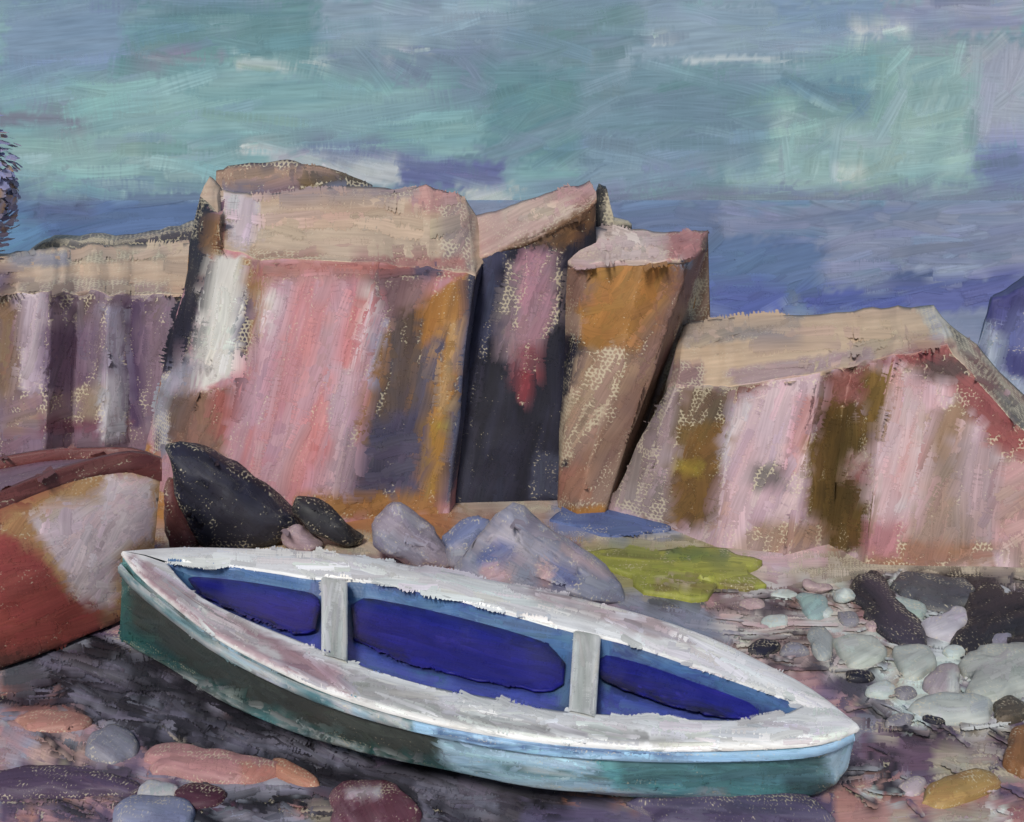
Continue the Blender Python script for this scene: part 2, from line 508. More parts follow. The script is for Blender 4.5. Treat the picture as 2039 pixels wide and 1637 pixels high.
# ------------------------------------------------------------------ sky
def sky():
    n = 72; rad = 900.; rows = []
    for i in range(14):
        z = -30 + 560 * (i / 13) ** 1.1
        rows.append([Vector((rad * math.sin(a), rad * math.cos(a), z)) for a in [math.radians(-80 + 160 * j / n) for j in range(n + 1)]])
    v, f = grid(rows)
    blue = [(128, 160, 182), (120, 154, 176), (134, 166, 188)]
    p = Part(900., blue, gain=1., clampf=6, flat=True); p.relief = 2.; p.pull = .5; p.clip = 70; p.cover = .45; p.vary = .03; p.soft = (30., 34.); p.cell = 10
    LAV = [(130, 160, 192), (124, 156, 190), (140, 162, 188)]; TEAL = [(130, 180, 186), (122, 172, 182), (140, 186, 190), (134, 176, 188)]
    DTEAL = [(104, 152, 164), (110, 158, 166), (98, 146, 160)]; LB = [(146, 174, 196), (140, 168, 192), (150, 178, 198)]
    MID = [(118, 154, 172), (124, 158, 178), (112, 150, 168), (126, 156, 182)]; PT = [(144, 182, 184), (138, 178, 182), (156, 192, 192), (132, 174, 180)]
    LIL = [(140, 150, 180), (136, 144, 176), (150, 156, 182)]
    zs = [Z((-700, -900, 2800, 0), LB + MID + LAV, 2, 60, 240, 1.3),
          Z((-700, 0, 2800, 440), MID + TEAL, 2, 60, 240, 1.6),
          Z((0, 0, 270, 150), LAV, 6, 34, 170, 2.4), Z((0, 120, 250, 190), LAV, 10, 26, 150, 2),
          Z((250, 0, 660, 110), DTEAL + [(126, 164, 180)], 3, 30, 150, 2.2), Z((260, 60, 520, 120), DTEAL, 0, 24, 120, 1.6),
          Z((640, 0, 1010, 110), LB + [(134, 160, 184)], 2, 28, 150, 2.2), Z((640, 90, 990, 190), [(126, 152, 178), (120, 146, 172), (134, 156, 180)], -20, 26, 90, 2.2, spread=18),
          Z([(0, 185), (180, 150), (640, 140), (900, 170), (1010, 230), (940, 300), (860, 330), (640, 350), (420, 390), (0, 390)], TEAL, 2, 32, 190, 2.6),
          Z([(0, 270), (300, 260), (420, 330), (380, 390), (0, 395)], PT + TEAL, 0, 28, 150, 1.8), Z((280, 270, 820, 310), PT + TEAL, 2, 24, 170, 1.3),
          Z((960, 130, 1180, 330), DTEAL + MID, 20, 30, 120, 2.2, spread=20), Z((1150, 120, 1570, 330), MID, 10, 32, 130, 2.4, spread=16),
          Z((1000, 0, 1320, 120), LB + MID, 4, 30, 150, 2.2), Z((1280, 0, 1760, 120), LB, 3, 30, 170, 2.2), Z((1540, 0, 1760, 60), [(126, 158, 194), (132, 162, 196)], 2, 26, 120, 1.6),
          Z((1160, 260, 1480, 380), [(126, 160, 184), (120, 152, 178), (134, 164, 186)], 6, 28, 120, 2.0, spread=14), Z((1390, 320, 1560, 400), LIL + MID, 8, 26, 90, 1.4),
          Z([(1560, 150), (1740, 90), (1960, 90), (1950, 390), (1500, 390), (1540, 240)], PT + TEAL[:1], 6, 28, 150, 2.6, spread=10),
          Z((1560, 250, 1730, 380), PT, 86, 20, 110, 1.8, spread=6), Z((1740, 90, 1940, 340), PT, 70, 24, 110, 1.2, spread=25), Z((1450, 350, 1940, 395), PT, 4, 20, 170, 1.3),
          Z([(1540, 140), (1690, 160), (1740, 190), (1720, 235), (1560, 180)], [(108, 148, 174), (102, 142, 168)], -16, 26, 130, 2.4),
          Z((1760, 0, 2039, 70), [(154, 160, 186), (160, 168, 188), (140, 152, 188)], 2, 28, 110, 2), Z((1930, 80, 2060, 290), [(166, 174, 196), (158, 168, 192), (172, 178, 194)], 75, 30, 110, 2.4, spread=16),
          Z((1945, 285, 2060, 400), [(112, 132, 184), (120, 138, 186)], 10, 28, 100, 2.2),
          Z((260, 104, 450, 122), [(142, 140, 166), (150, 148, 172)], -4, 16, 100, 1.8), Z((0, 228, 150, 246), [(130, 138, 160)], 0, 16, 120, 1.6),
          Z((470, 118, 660, 140), [(168, 196, 198), (178, 200, 202)], -5, 11, 90, 1.2), Z((760, 92, 860, 106), [(186, 200, 206)], 3, 10, 80, 1.2),
          Z((1700, 42, 1810, 68), [(206, 212, 216), (196, 206, 212)], -5, 14, 100, 1.6), Z((1360, 114, 1610, 124), [(188, 204, 212)], 1, 9, 130, 1.3), Z((1300, 70, 1340, 88), [(194, 208, 216)], 8, 12, 50, 1.4),
          Z((480, 288, 540, 304), [(206, 214, 216)], 2, 11, 60, 1.6), Z((1660, 332, 1720, 356), [(196, 214, 212)], 80, 14, 40, 1.5),
          Z((590, 285, 830, 330), [(112, 128, 172), (122, 138, 178), (108, 120, 166)], -8, 22, 120, 2.0), Z((790, 322, 1000, 372), [(104, 114, 172), (112, 122, 176), (124, 136, 180)], -6, 22, 110, 2.4),
          Z((610, 322, 800, 368), [(196, 202, 206), (186, 194, 202), (206, 208, 206)], -10, 18, 90, 2.0), Z((915, 372, 1045, 425), [(186, 196, 196), (176, 190, 192), (192, 200, 198)], 20, 24, 80, 2.2),
          Z((540, 300, 640, 330), [(176, 186, 196)], 6, 14, 60, 1.2), Z((1280, 330, 1400, 345), [(130, 150, 188)], 4, 14, 70, 1), Z((1180, 376, 2060, 430), [(126, 140, 170), (120, 134, 168)], 2, 26, 150, 2.3), Z((-40, 380, 420, 430), [(110, 136, 170), (104, 128, 166)], 2, 24, 120, 2.2)]
    for z in zs: z['cv'] = 0
    p.base(v, f, zs, cvs=.0, closed=False); p.zones(zs)
    tag(p.build('sky', M_SKY, own=False), kind='structure')
sky()
# ------------------------------------------------------------------ sea
def sea():
    # a broad shallow bowl of water from the shore to the horizon
    ys = [13.5, 16, 20, 26, 34, 46, 64, 90, 130, 190, 280, 420, 620, 900, 1500, 2600]
    v, f = grid([[Vector((x * y * .06, y, -.5)) for x in range(-24, 25)] for y in ys])
    SEA = [(136, 144, 170), (128, 138, 168), (142, 148, 174), (122, 136, 166)]
    p = Part(40., SEA, gain=1.35, clampf=400, flat=True); p.level = -.49; p.clip = 50; p.cover = .5; p.soft = (14., 20.); p.cell = 10
    DB = [(104, 122, 162), (110, 126, 164), (98, 116, 158)]
    zs = ([Z((-100, 390, 2140, 640), SEA, 4, 26, 150, 2.6),
             Z((-20, 392, 420, 520), [(86, 112, 162), (92, 118, 166), (78, 104, 156)], 4, 24, 150, 2.6), Z((60, 394, 180, 430), [(92, 104, 144), (98, 108, 148)], -4, 20, 90, 1.2), Z((-20, 440, 90, 520), [(92, 136, 176), (98, 144, 178)], 20, 22, 80, 1.6),
             Z((1210, 394, 1430, 480), DB, 2, 24, 120, 2.2), Z((1380, 470, 1640, 600), [(92, 118, 164), (98, 124, 166), (88, 112, 162)], 14, 26, 110, 2.2, spread=16), Z((1640, 420, 2050, 550), SEA + [(122, 134, 176)], 6, 26, 130, 1.6),
             Z((1400, 560, 1560, 640), [(94, 106, 178), (88, 100, 172)], 20, 24, 90, 1.6), Z((1780, 548, 2060, 620), [(98, 104, 172), (104, 110, 178), (92, 100, 166)], 3, 24, 120, 2.4), Z((1600, 580, 1800, 625), [(88, 100, 176)], 8, 20, 110, 1.8),
             Z((1820, 524, 1960, 556), [(146, 156, 180), (156, 166, 186)], 14, 14, 70, 1.0), Z((1780, 536, 1860, 560), [(84, 100, 146)], 8, 14, 70, 1.3), Z((1480, 392, 1760, 408), [(112, 150, 176)], 3, 14, 130, 1), Z((-40, 388, 2080, 398), [(118, 150, 178), (112, 138, 172)], 1, 12, 160, 1.4)])
    for z in zs: z['cv'] = 0
    p.base(v, f, zs, cvs=.0, closed=False); p.zones(zs)
    tag(p.build('sea', M_WATER, own=False), kind='structure')
sea()
# ------------------------------------------------------------------ ground
PKG = [(186, 136, 138), (176, 124, 128), (192, 146, 144)]; PUR = [(104, 82, 110), (92, 74, 100), (112, 92, 122)]
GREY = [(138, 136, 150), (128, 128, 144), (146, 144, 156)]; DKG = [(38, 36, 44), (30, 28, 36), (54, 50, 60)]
MAR = [(104, 54, 74), (96, 48, 68), (118, 66, 84)]; SAL = [(186, 128, 116), (178, 118, 108), (192, 138, 124)]
STRAW = [(176, 160, 134), (166, 150, 128), (184, 170, 146)]
def ground():
    rows = []
    ys = [-4 + .35 * i for i in range(0, 62)] + [19, 22, 28, 40, 900]
    for y in ys:
        r = []
        for i in range(61):
            x = (i - 30) / 30; x = (abs(x) ** 1.6) * math.copysign(1, x) * (16 if y < 30 else 1200)
            z = noise.noise(Vector((x * .8, y * .8, 3))) * .03 if y < 12 else 0
            if y > 11.5: z -= min(1.6, (y - 11.5) * .3)
            r.append(Vector((x, y, z)))
        rows.append(r)
    v, f = grid(rows)
    zs = [Z((-60, 880, 2100, 1100), OCHRE + BROWN + MAUVE, 4, 28, 90, 1.6, cv=.75), Z((-60, 1080, 2100, 1700), GREY + PUR + PKG, 0, 30, 90, 2.0, cv=.55),
          Z((-200, 1300, 120, 1700), PKG + GREY, 0, 30, 90, 1.5),
          Z((640, 990, 960, 1110), [(176, 112, 52), (168, 104, 56), (160, 100, 60)], -20, 26, 80, 2.2, cv=.4), Z((330, 1060, 760, 1120), STRAW + OCHRE[:1], 0, 20, 70, 1.2, cv=.95),
          Z((900, 980, 1340, 1080), STRAW + BROWN + [(172, 118, 78)], 6, 22, 70, 1.4, cv=.95), Z((1180, 1000, 1660, 1110), STRAW + PALEPINK[:1], 2, 20, 90, 1.2, cv=.95),
          Z([(1150, 1080), (1460, 1076), (1570, 1110), (1570, 1160), (1440, 1190), (1240, 1180)], [(140, 140, 70), (150, 140, 90), (130, 124, 70)], -3, 18, 120, 1.8, cv=.6), Z((1100, 1004, 1360, 1066), [(104, 120, 172), (120, 128, 166)], -4, 18, 90, 1.4, cv=.6), Z((1450, 1090, 1720, 1170), STRAW + PALEPINK[:2], 2, 20, 90, 1.4, cv=.95), Z((1640, 1090, 2060, 1180), STRAW + [(150, 128, 104), (120, 116, 112)], 2, 22, 80, 1.3, cv=.95),
          Z([(1440, 1170), (1640, 1160), (1720, 1240), (1620, 1330), (1480, 1310), (1400, 1240)], [(146, 114, 116), (128, 98, 100), (160, 128, 128)], 0, 18, 130, 2.4, cv=.5), Z((1500, 1195, 1590, 1235), [(66, 56, 66), (76, 62, 72)], -4, 18, 70, 1.6), Z((1450, 1225, 1680, 1250), [(196, 184, 172)], 0, 9, 120, 1.2), Z((1480, 1255, 1640, 1330), [(112, 82, 72), (96, 70, 70), (134, 96, 72)], -8, 18, 100, 1.6), Z((1500, 1296, 1620, 1330), [(192, 160, 154)], 0, 9, 100, 1.0),
          Z([(1180, 1190), (1330, 1180), (1480, 1260), (1500, 1300), (1400, 1290)], [(128, 132, 152), (116, 120, 140), (138, 140, 160)], -24, 22, 100, 2.4), Z((1290, 1180, 1400, 1210), [(84, 84, 92)], -16, 12, 70, 1),
          Z([(1600, 1320), (1700, 1300), (1860, 1420), (1830, 1460), (1740, 1440)], [(86, 84, 94), (74, 70, 82), (98, 96, 106)], -34, 24, 110, 2.4), Z([(1690, 1140), (2060, 1140), (2060, 1320), (1900, 1330), (1760, 1270)], DKG + [(92, 86, 96)], -10, 24, 80, 2.2, cv=.6), Z([(1600, 1240), (1700, 1250), (1800, 1290), (2060, 1290), (2060, 1450), (1840, 1450), (1760, 1370)], TEALW + [(150, 142, 140)], 6, 24, 80, 2.2, cv=.75), Z((1590, 1170, 1700, 1240), [(200, 196, 188), (170, 184, 180)], 0, 14, 70, 1.4, cv=.7), Z((1830, 1436, 2060, 1470), DKG + [(90, 90, 98)], 0, 16, 90, 2.2, cv=.4),  # near-black zones paint the shade among the right-hand stones
          Z((1740, 1430, 2060, 1500), STRAW + PUR[:1], -3, 20, 80, 1.3, cv=.98), Z([(1720, 1460), (1900, 1470), (2000, 1530), (1860, 1550), (1700, 1530)], [(112, 82, 104), (104, 76, 98), (120, 92, 112)], -6, 26, 120, 2.4, cv=.5), Z((1860, 1480, 2060, 1550), STRAW + [(122, 92, 112)], -6, 22, 70, 1.4, cv=.95),
          Z((1640, 1520, 1780, 1580), DKG, 20, 20, 60, 1.6, cv=.9), Z((1640, 1560, 2060, 1680), SAL + [(168, 120, 96)], 4, 28, 110, 2.4, cv=.5), Z((1850, 1590, 2060, 1660), [(150, 90, 92), (176, 120, 116), (160, 130, 130)], 2, 20, 80, 1.6, cv=.6), Z((1770, 1620, 1990, 1700), STRAW + LILAC[:1], 6, 14, 60, 1.2, cv=.9),
          Z((0, 1290, 260, 1400), [(98, 96, 106), (84, 82, 92), (76, 88, 96)], 6, 24, 130, 2.2), Z((0, 1380, 170, 1450), [(176, 108, 94), (166, 98, 88), (180, 124, 112)], 10, 22, 90, 2.0),
          Z((0, 1430, 240, 1530), GREY + PKG[:1] + LILAC[:1], -20, 28, 90, 2.2), Z((60, 1480, 180, 1530), [(204, 164, 146), (196, 150, 138)], -20, 24, 80, 1.4),
          Z((0, 1525, 280, 1580), PUR, -12, 30, 130, 2.6), Z((0, 1570, 240, 1680), PUR + PKG + [(168, 120, 96)], -8, 22, 70, 2.0, cv=.9),
          Z([(180, 1300), (330, 1310), (480, 1420), (740, 1520), (1000, 1560), (1100, 1620), (700, 1600), (420, 1530), (180, 1440), (90, 1380)], DKG, -22, 28, 120, 3.0, cv=.2), Z([(310, 1330), (420, 1400), (560, 1470), (520, 1490), (330, 1400)], [(112, 104, 122), (98, 92, 110)], -32, 20, 100, 1.8),  # the white boat's shadow, painted near-black into the ground colour
          Z((220, 1380, 360, 1450), [(96, 94, 110), (122, 118, 134)], -10, 18, 60, 1.4), Z((190, 1375, 300, 1400), [(66, 60, 66), (56, 52, 60)], 6, 16, 90, 1.3),
          Z((380, 1540, 720, 1680), GREY + [(118, 116, 132)], 12, 26, 120, 2.4, cv=.3), Z((620, 1540, 1100, 1680), DKG + [(96, 84, 92), (112, 72, 84)], -12, 24, 80, 2.0, cv=.5),
          Z((900, 1540, 1320, 1640), [(84, 78, 92), (74, 68, 80), (112, 96, 104)], -6, 24, 90, 2.2, cv=.7), Z((1120, 1590, 1280, 1625), [(172, 110, 86), (164, 100, 78)], -8, 16, 70, 1.8), Z((1040, 1600, 1660, 1700), [(98, 88, 124), (90, 80, 116), (108, 98, 132)], -3, 28, 140, 2.4),
          Z((1240, 1570, 1480, 1600), STRAW, 0, 14, 80, 1.3, cv=.95), Z((1500, 1586, 1660, 1640), [(86, 72, 110), (94, 80, 118)], -6, 26, 90, 2.2)]
    rnd = random.Random(5)
    DAB = [DKG, DKG, [(122, 118, 136), (110, 104, 122)], SAL, PKG, MAR, PUR, [(150, 148, 164), (160, 156, 170)], [(74, 66, 78)], STRAW]
    def dab(x, y, L, W, ang, cols, cv=.3):
        t = math.radians(ang); ca, sa = math.cos(t) * L / 2, -math.sin(t) * L / 2; nx, ny = math.sin(t) * W / 2, math.cos(t) * W / 2
        zs.append(Z([(x - ca - nx * .7, y - sa - ny * .7), (x + ca * .8 - nx, y + sa * .8 - ny), (x + ca + nx * .6, y + sa + ny * .6), (x - ca * .9 + nx, y - sa * .9 + ny)], cols, ang, max(10, W * .6), L, 2.4, cv=cv))
    for _ in range(120):
        x = rnd.uniform(-20, 1300); y = rnd.uniform(1310, 1660)
        if y < 1330 + max(0, (x - 330) * .32): continue
        dark = abs((y - 1340) - (x - 150) * .33) < 70  # band of the boat's painted shadow
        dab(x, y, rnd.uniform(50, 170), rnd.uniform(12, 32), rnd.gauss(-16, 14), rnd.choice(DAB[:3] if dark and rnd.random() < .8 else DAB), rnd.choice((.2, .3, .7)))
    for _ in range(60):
        x = rnd.uniform(80, 900); dab(x, 1345 + (x - 150) * .3 + rnd.gauss(10, 34), rnd.uniform(80, 200), rnd.uniform(16, 34), rnd.gauss(-20, 9), rnd.choice([DKG, DKG, DKG, [(112, 108, 126)], [(78, 74, 88)]]), .15)  # more near-black dabs deepening the painted boat shadow
    for _ in range(46):
        dab(rnd.uniform(1440, 1740), rnd.uniform(1170, 1340), rnd.uniform(50, 150), rnd.uniform(8, 18), rnd.gauss(-3, 6), rnd.choice([[(206, 196, 182)], [(196, 164, 160)], [(86, 66, 68)], [(140, 104, 92)], [(60, 54, 62)], [(190, 186, 180)]]), .4)
    for _ in range(60):
        dab(rnd.uniform(1700, 2060), rnd.uniform(1150, 1640), rnd.uniform(40, 120), rnd.uniform(10, 24), rnd.gauss(-10, 22), rnd.choice([DKG, [(206, 204, 196)], TEALW, PUR, STRAW, [(150, 144, 150)]]), rnd.choice((.3, .7)))
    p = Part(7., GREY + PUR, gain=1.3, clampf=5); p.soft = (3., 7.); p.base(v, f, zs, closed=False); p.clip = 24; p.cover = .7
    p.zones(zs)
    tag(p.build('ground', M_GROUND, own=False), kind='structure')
    # tide pool and green weed are sheets of their own lying on the ground
    def sheet(poly, cols, name, kind, up, ang, mat, extra=[]):
        loop = smooth([(a, b, 0) for a, b in poly + [poly[0]]], 2)[:-1]
        ring = [PZ(q.x, q.y, up) for q in loop]; c = sum(ring, Vector()) / len(ring); n = len(ring)
        ring = [c + (q - c) * (1 + .5 * noise.noise(q * 3.3)) for q in ring]
        v = [c + Vector((0, 0, .02))] + [c.lerp(q, .6) + Vector((0, 0, .015)) for q in ring] + ring + [q - Vector((0, 0, .1)) for q in ring]; f = []
        for i in range(n):
            j = (i + 1) % n; f += [(0, 1 + i, 1 + j), (1 + i, 1 + n + i, 1 + n + j, 1 + j), (1 + n + i, 1 + 2 * n + i, 1 + 2 * n + j, 1 + n + j)]
        zz = [Z(poly, cols, ang, 20, 90, 3.0, jit=10)] + extra
        p = Part(9., cols, clampf=5); p.soft = (12., 16.); p.base(v, f, zz, cvs=.3, closed=False); p.zones(zz); return p
    p = sheet([(1110, 1008), (1220, 1005), (1300, 1035), (1340, 1055), (1240, 1066), (1130, 1050)], [(96, 116, 172), (88, 106, 164), (106, 126, 178)], 'tide_pool', '', .035, -4, M_WATER)
    tag(p.build('tide_pool', M_WATER), kind='structure')
    p = sheet([(1190, 1105), (1260, 1088), (1440, 1090), (1500, 1112), (1525, 1145), (1440, 1176), (1330, 1178), (1240, 1140)], [(160, 164, 50), (148, 152, 48), (174, 174, 52), (134, 136, 56)], 'green_weed', '', .05, -4, M_GROUND, [Z((1330, 1092, 1450, 1118), [(104, 130, 72), (116, 136, 62)], 4, 18, 70, 1.8), Z((1240, 1120, 1440, 1136), [(158, 158, 60)], -3, 12, 80, 1.4), Z((1310, 1150, 1390, 1164), [(204, 182, 164), (188, 160, 146)], 10, 9, 40, 1.6), Z((1300, 1160, 1500, 1180), [(128, 110, 56), (136, 120, 52)], -2, 14, 70, 1.2)])
    tag(p.build('grass', M_GROUND), 'patch of yellow green grass and weed on the shore behind the white boat', 'grass', kind='stuff')
ground()
# ------------------------------------------------------------------ cliffs and standing rocks
def make_cliff(name, label, cols, backs, zf, zc, default, capcol=BEIGE, cap=True, amp=.05, sub=5, group='flat topped rocks along the shore', over=.0, thick=.012):
    (v, f), (cv, cf) = cliff(cols, backs, sub=sub, amp=amp, over=over, thick=thick)
    D = sum(c[2] for c in cols) / len(cols)
    q = P(cols[len(cols) // 2][3], cols[len(cols) // 2][4], cols[len(cols) // 2][5])
    if not cap:
        p = Part(D, default).base(v, f, zf); p.allround(.8); p.zones(zf)
        return tag(p.build(name, M_ROCK), label, 'rock', group)
    r = root(name, (q.x, q.y + .5, 0), label, 'rock', group)
    p = Part(D, default).base(v, f, zf); p.allround(.8); p.zones(zf); p.build('rock_face', M_ROCK, r)
    p = Part(D, capcol).base(cv, cf, zc); p.allround(.8); p.zones(zc); p.build('rock_cap', M_ROCK, r)
    return r
make_cliff('flat_topped_rock', 'low purple grey rock with beige top standing behind the red boat',
    [(-260, 600, 12.6, -260, 930, 12.4), (-60, 592, 12.2, -70, 930, 12.1), (20, 588, 12.1, 15, 930, 12.0), (95, 584, 11.95, 90, 930, 11.8), (150, 584, 12.25, 150, 930, 12.2), (215, 586, 12.1, 215, 930, 11.95), (262, 586, 12.25, 262, 930, 12.2), (390, 586, 12.2, 350, 930, 12)],
    [(-260, 520, 14.2), (-60, 512, 14.2), (20, 508, 14.2), (95, 500, 14.2), (150, 494, 14.2), (215, 490, 14.2), (262, 488, 14.2), (390, 484, 14.2)],
    [Z((-300, 570, 430, 940), MAUVE, 88, 24, 110, 1.8, cv=.5), Z((0, 590, 380, 640), MAUVE + [(110, 86, 74)], 60, 22, 60, 1.6, cv=.7), Z((-20, 600, 40, 800), [(126, 96, 104), (140, 104, 70), (110, 90, 116)], 86, 22, 90, 1.8), Z((38, 580, 84, 780), [(196, 170, 184), (206, 184, 194), (188, 160, 176)], 86, 24, 110, 2.6, jit=3), Z((84, 650, 180, 800), [(120, 88, 112), (112, 86, 118), (132, 100, 116)], 86, 24, 90, 1.8),
     Z((210, 610, 250, 860), [(160, 150, 172), (150, 142, 168), (176, 168, 182)], 88, 22, 120, 2.4, jit=3), Z((252, 596, 284, 900), [(88, 60, 98), (80, 56, 92), (96, 70, 106)], 89, 18, 120, 2.6, jit=2), Z((284, 640, 330, 900), [(134, 104, 122), (124, 98, 120)], 84, 20, 90, 1.8), Z((150, 770, 240, 840), [(158, 130, 108), (150, 124, 116)], 60, 20, 60, 1.3, cv=.9), Z((0, 780, 140, 880), [(150, 112, 104), (136, 104, 120), (158, 126, 104)], 20, 24, 70, 1.6, cv=.7), Z((0, 850, 300, 935), [(124, 100, 128), (136, 104, 120), (118, 84, 100)], 10, 24, 110, 2.2), Z((80, 836, 260, 862), [(126, 74, 92)], 8, 16, 100, 1.5), Z((200, 740, 250, 880), [(186, 180, 190)], 86, 14, 60, .8)],
    [Z((-260, 480, 400, 610), BEIGE, 2, 28, 130, 2.6, cv=.5), Z((-60, 540, 30, 600), MAUVE + BROWN, 40, 22, 60, 1.6), Z((40, 560, 340, 592), [(176, 148, 134), (160, 132, 124)], 0, 20, 90, 1.4, cv=.8), Z((90, 500, 330, 520), STRAW, 0, 16, 70, 1.2, cv=.95), Z((20, 500, 140, 530), [(156, 150, 160)], 6, 18, 80, 1.2)], MAUVE, over=.0)
make_cliff('far_rock', 'long dark grey rock ridge behind the low purple rock',
    [(60, 500, 14.9, 60, 860, 14.9), (110, 480, 14.8, 110, 860, 14.8), (230, 478, 14.7, 230, 860, 14.7), (320, 468, 14.7, 320, 860, 14.7), (420, 440, 14.8, 420, 860, 14.8)],
    [(60, 494, 15.6), (110, 470, 15.6), (230, 468, 15.6), (320, 458, 15.6), (420, 430, 15.6)],
    [Z((50, 440, 430, 520), [(84, 80, 92), (72, 70, 82), (92, 86, 96), (104, 84, 100)], 4, 20, 80, 2.6, cv=.85), Z((80, 462, 230, 500), [(120, 116, 112)], 4, 14, 60, 1.2, cv=.95)], None, [(84, 80, 92), (76, 72, 84)], cap=False, group=None)
make_cliff('brown_rock', 'thick brown slab of rock on the skyline behind the pink faced rock',
    [(424, 392, 12.75, 420, 900, 12.9), (450, 398, 12.7, 450, 900, 12.8), (560, 400, 12.7, 560, 900, 12.8), (640, 398, 12.75, 640, 900, 12.8), (740, 392, 12.9, 740, 900, 12.9)],
    [(428, 338, 13.1), (450, 326, 13.1), (560, 318, 13.1), (640, 334, 13.2), (740, 366, 13.2)],
    [Z((424, 315, 700, 400), [(172, 136, 112), (160, 124, 102), (180, 146, 122)], 4, 24, 90, 2.6), Z((440, 366, 660, 400), [(138, 104, 104), (124, 100, 112), (120, 116, 136)], 4, 16, 90, 1.8), Z((600, 340, 740, 392), [(58, 54, 60), (84, 78, 80), (120, 92, 52)], -10, 18, 60, 2.4, cv=.95), Z((440, 316, 600, 332), [(112, 100, 112), (90, 84, 96)], 3, 10, 60, 1.4, cv=.9), Z((650, 372, 820, 400), [(118, 126, 152), (104, 112, 140)], -2, 14, 80, 1.6)], None, BROWN, cap=False, group=None)
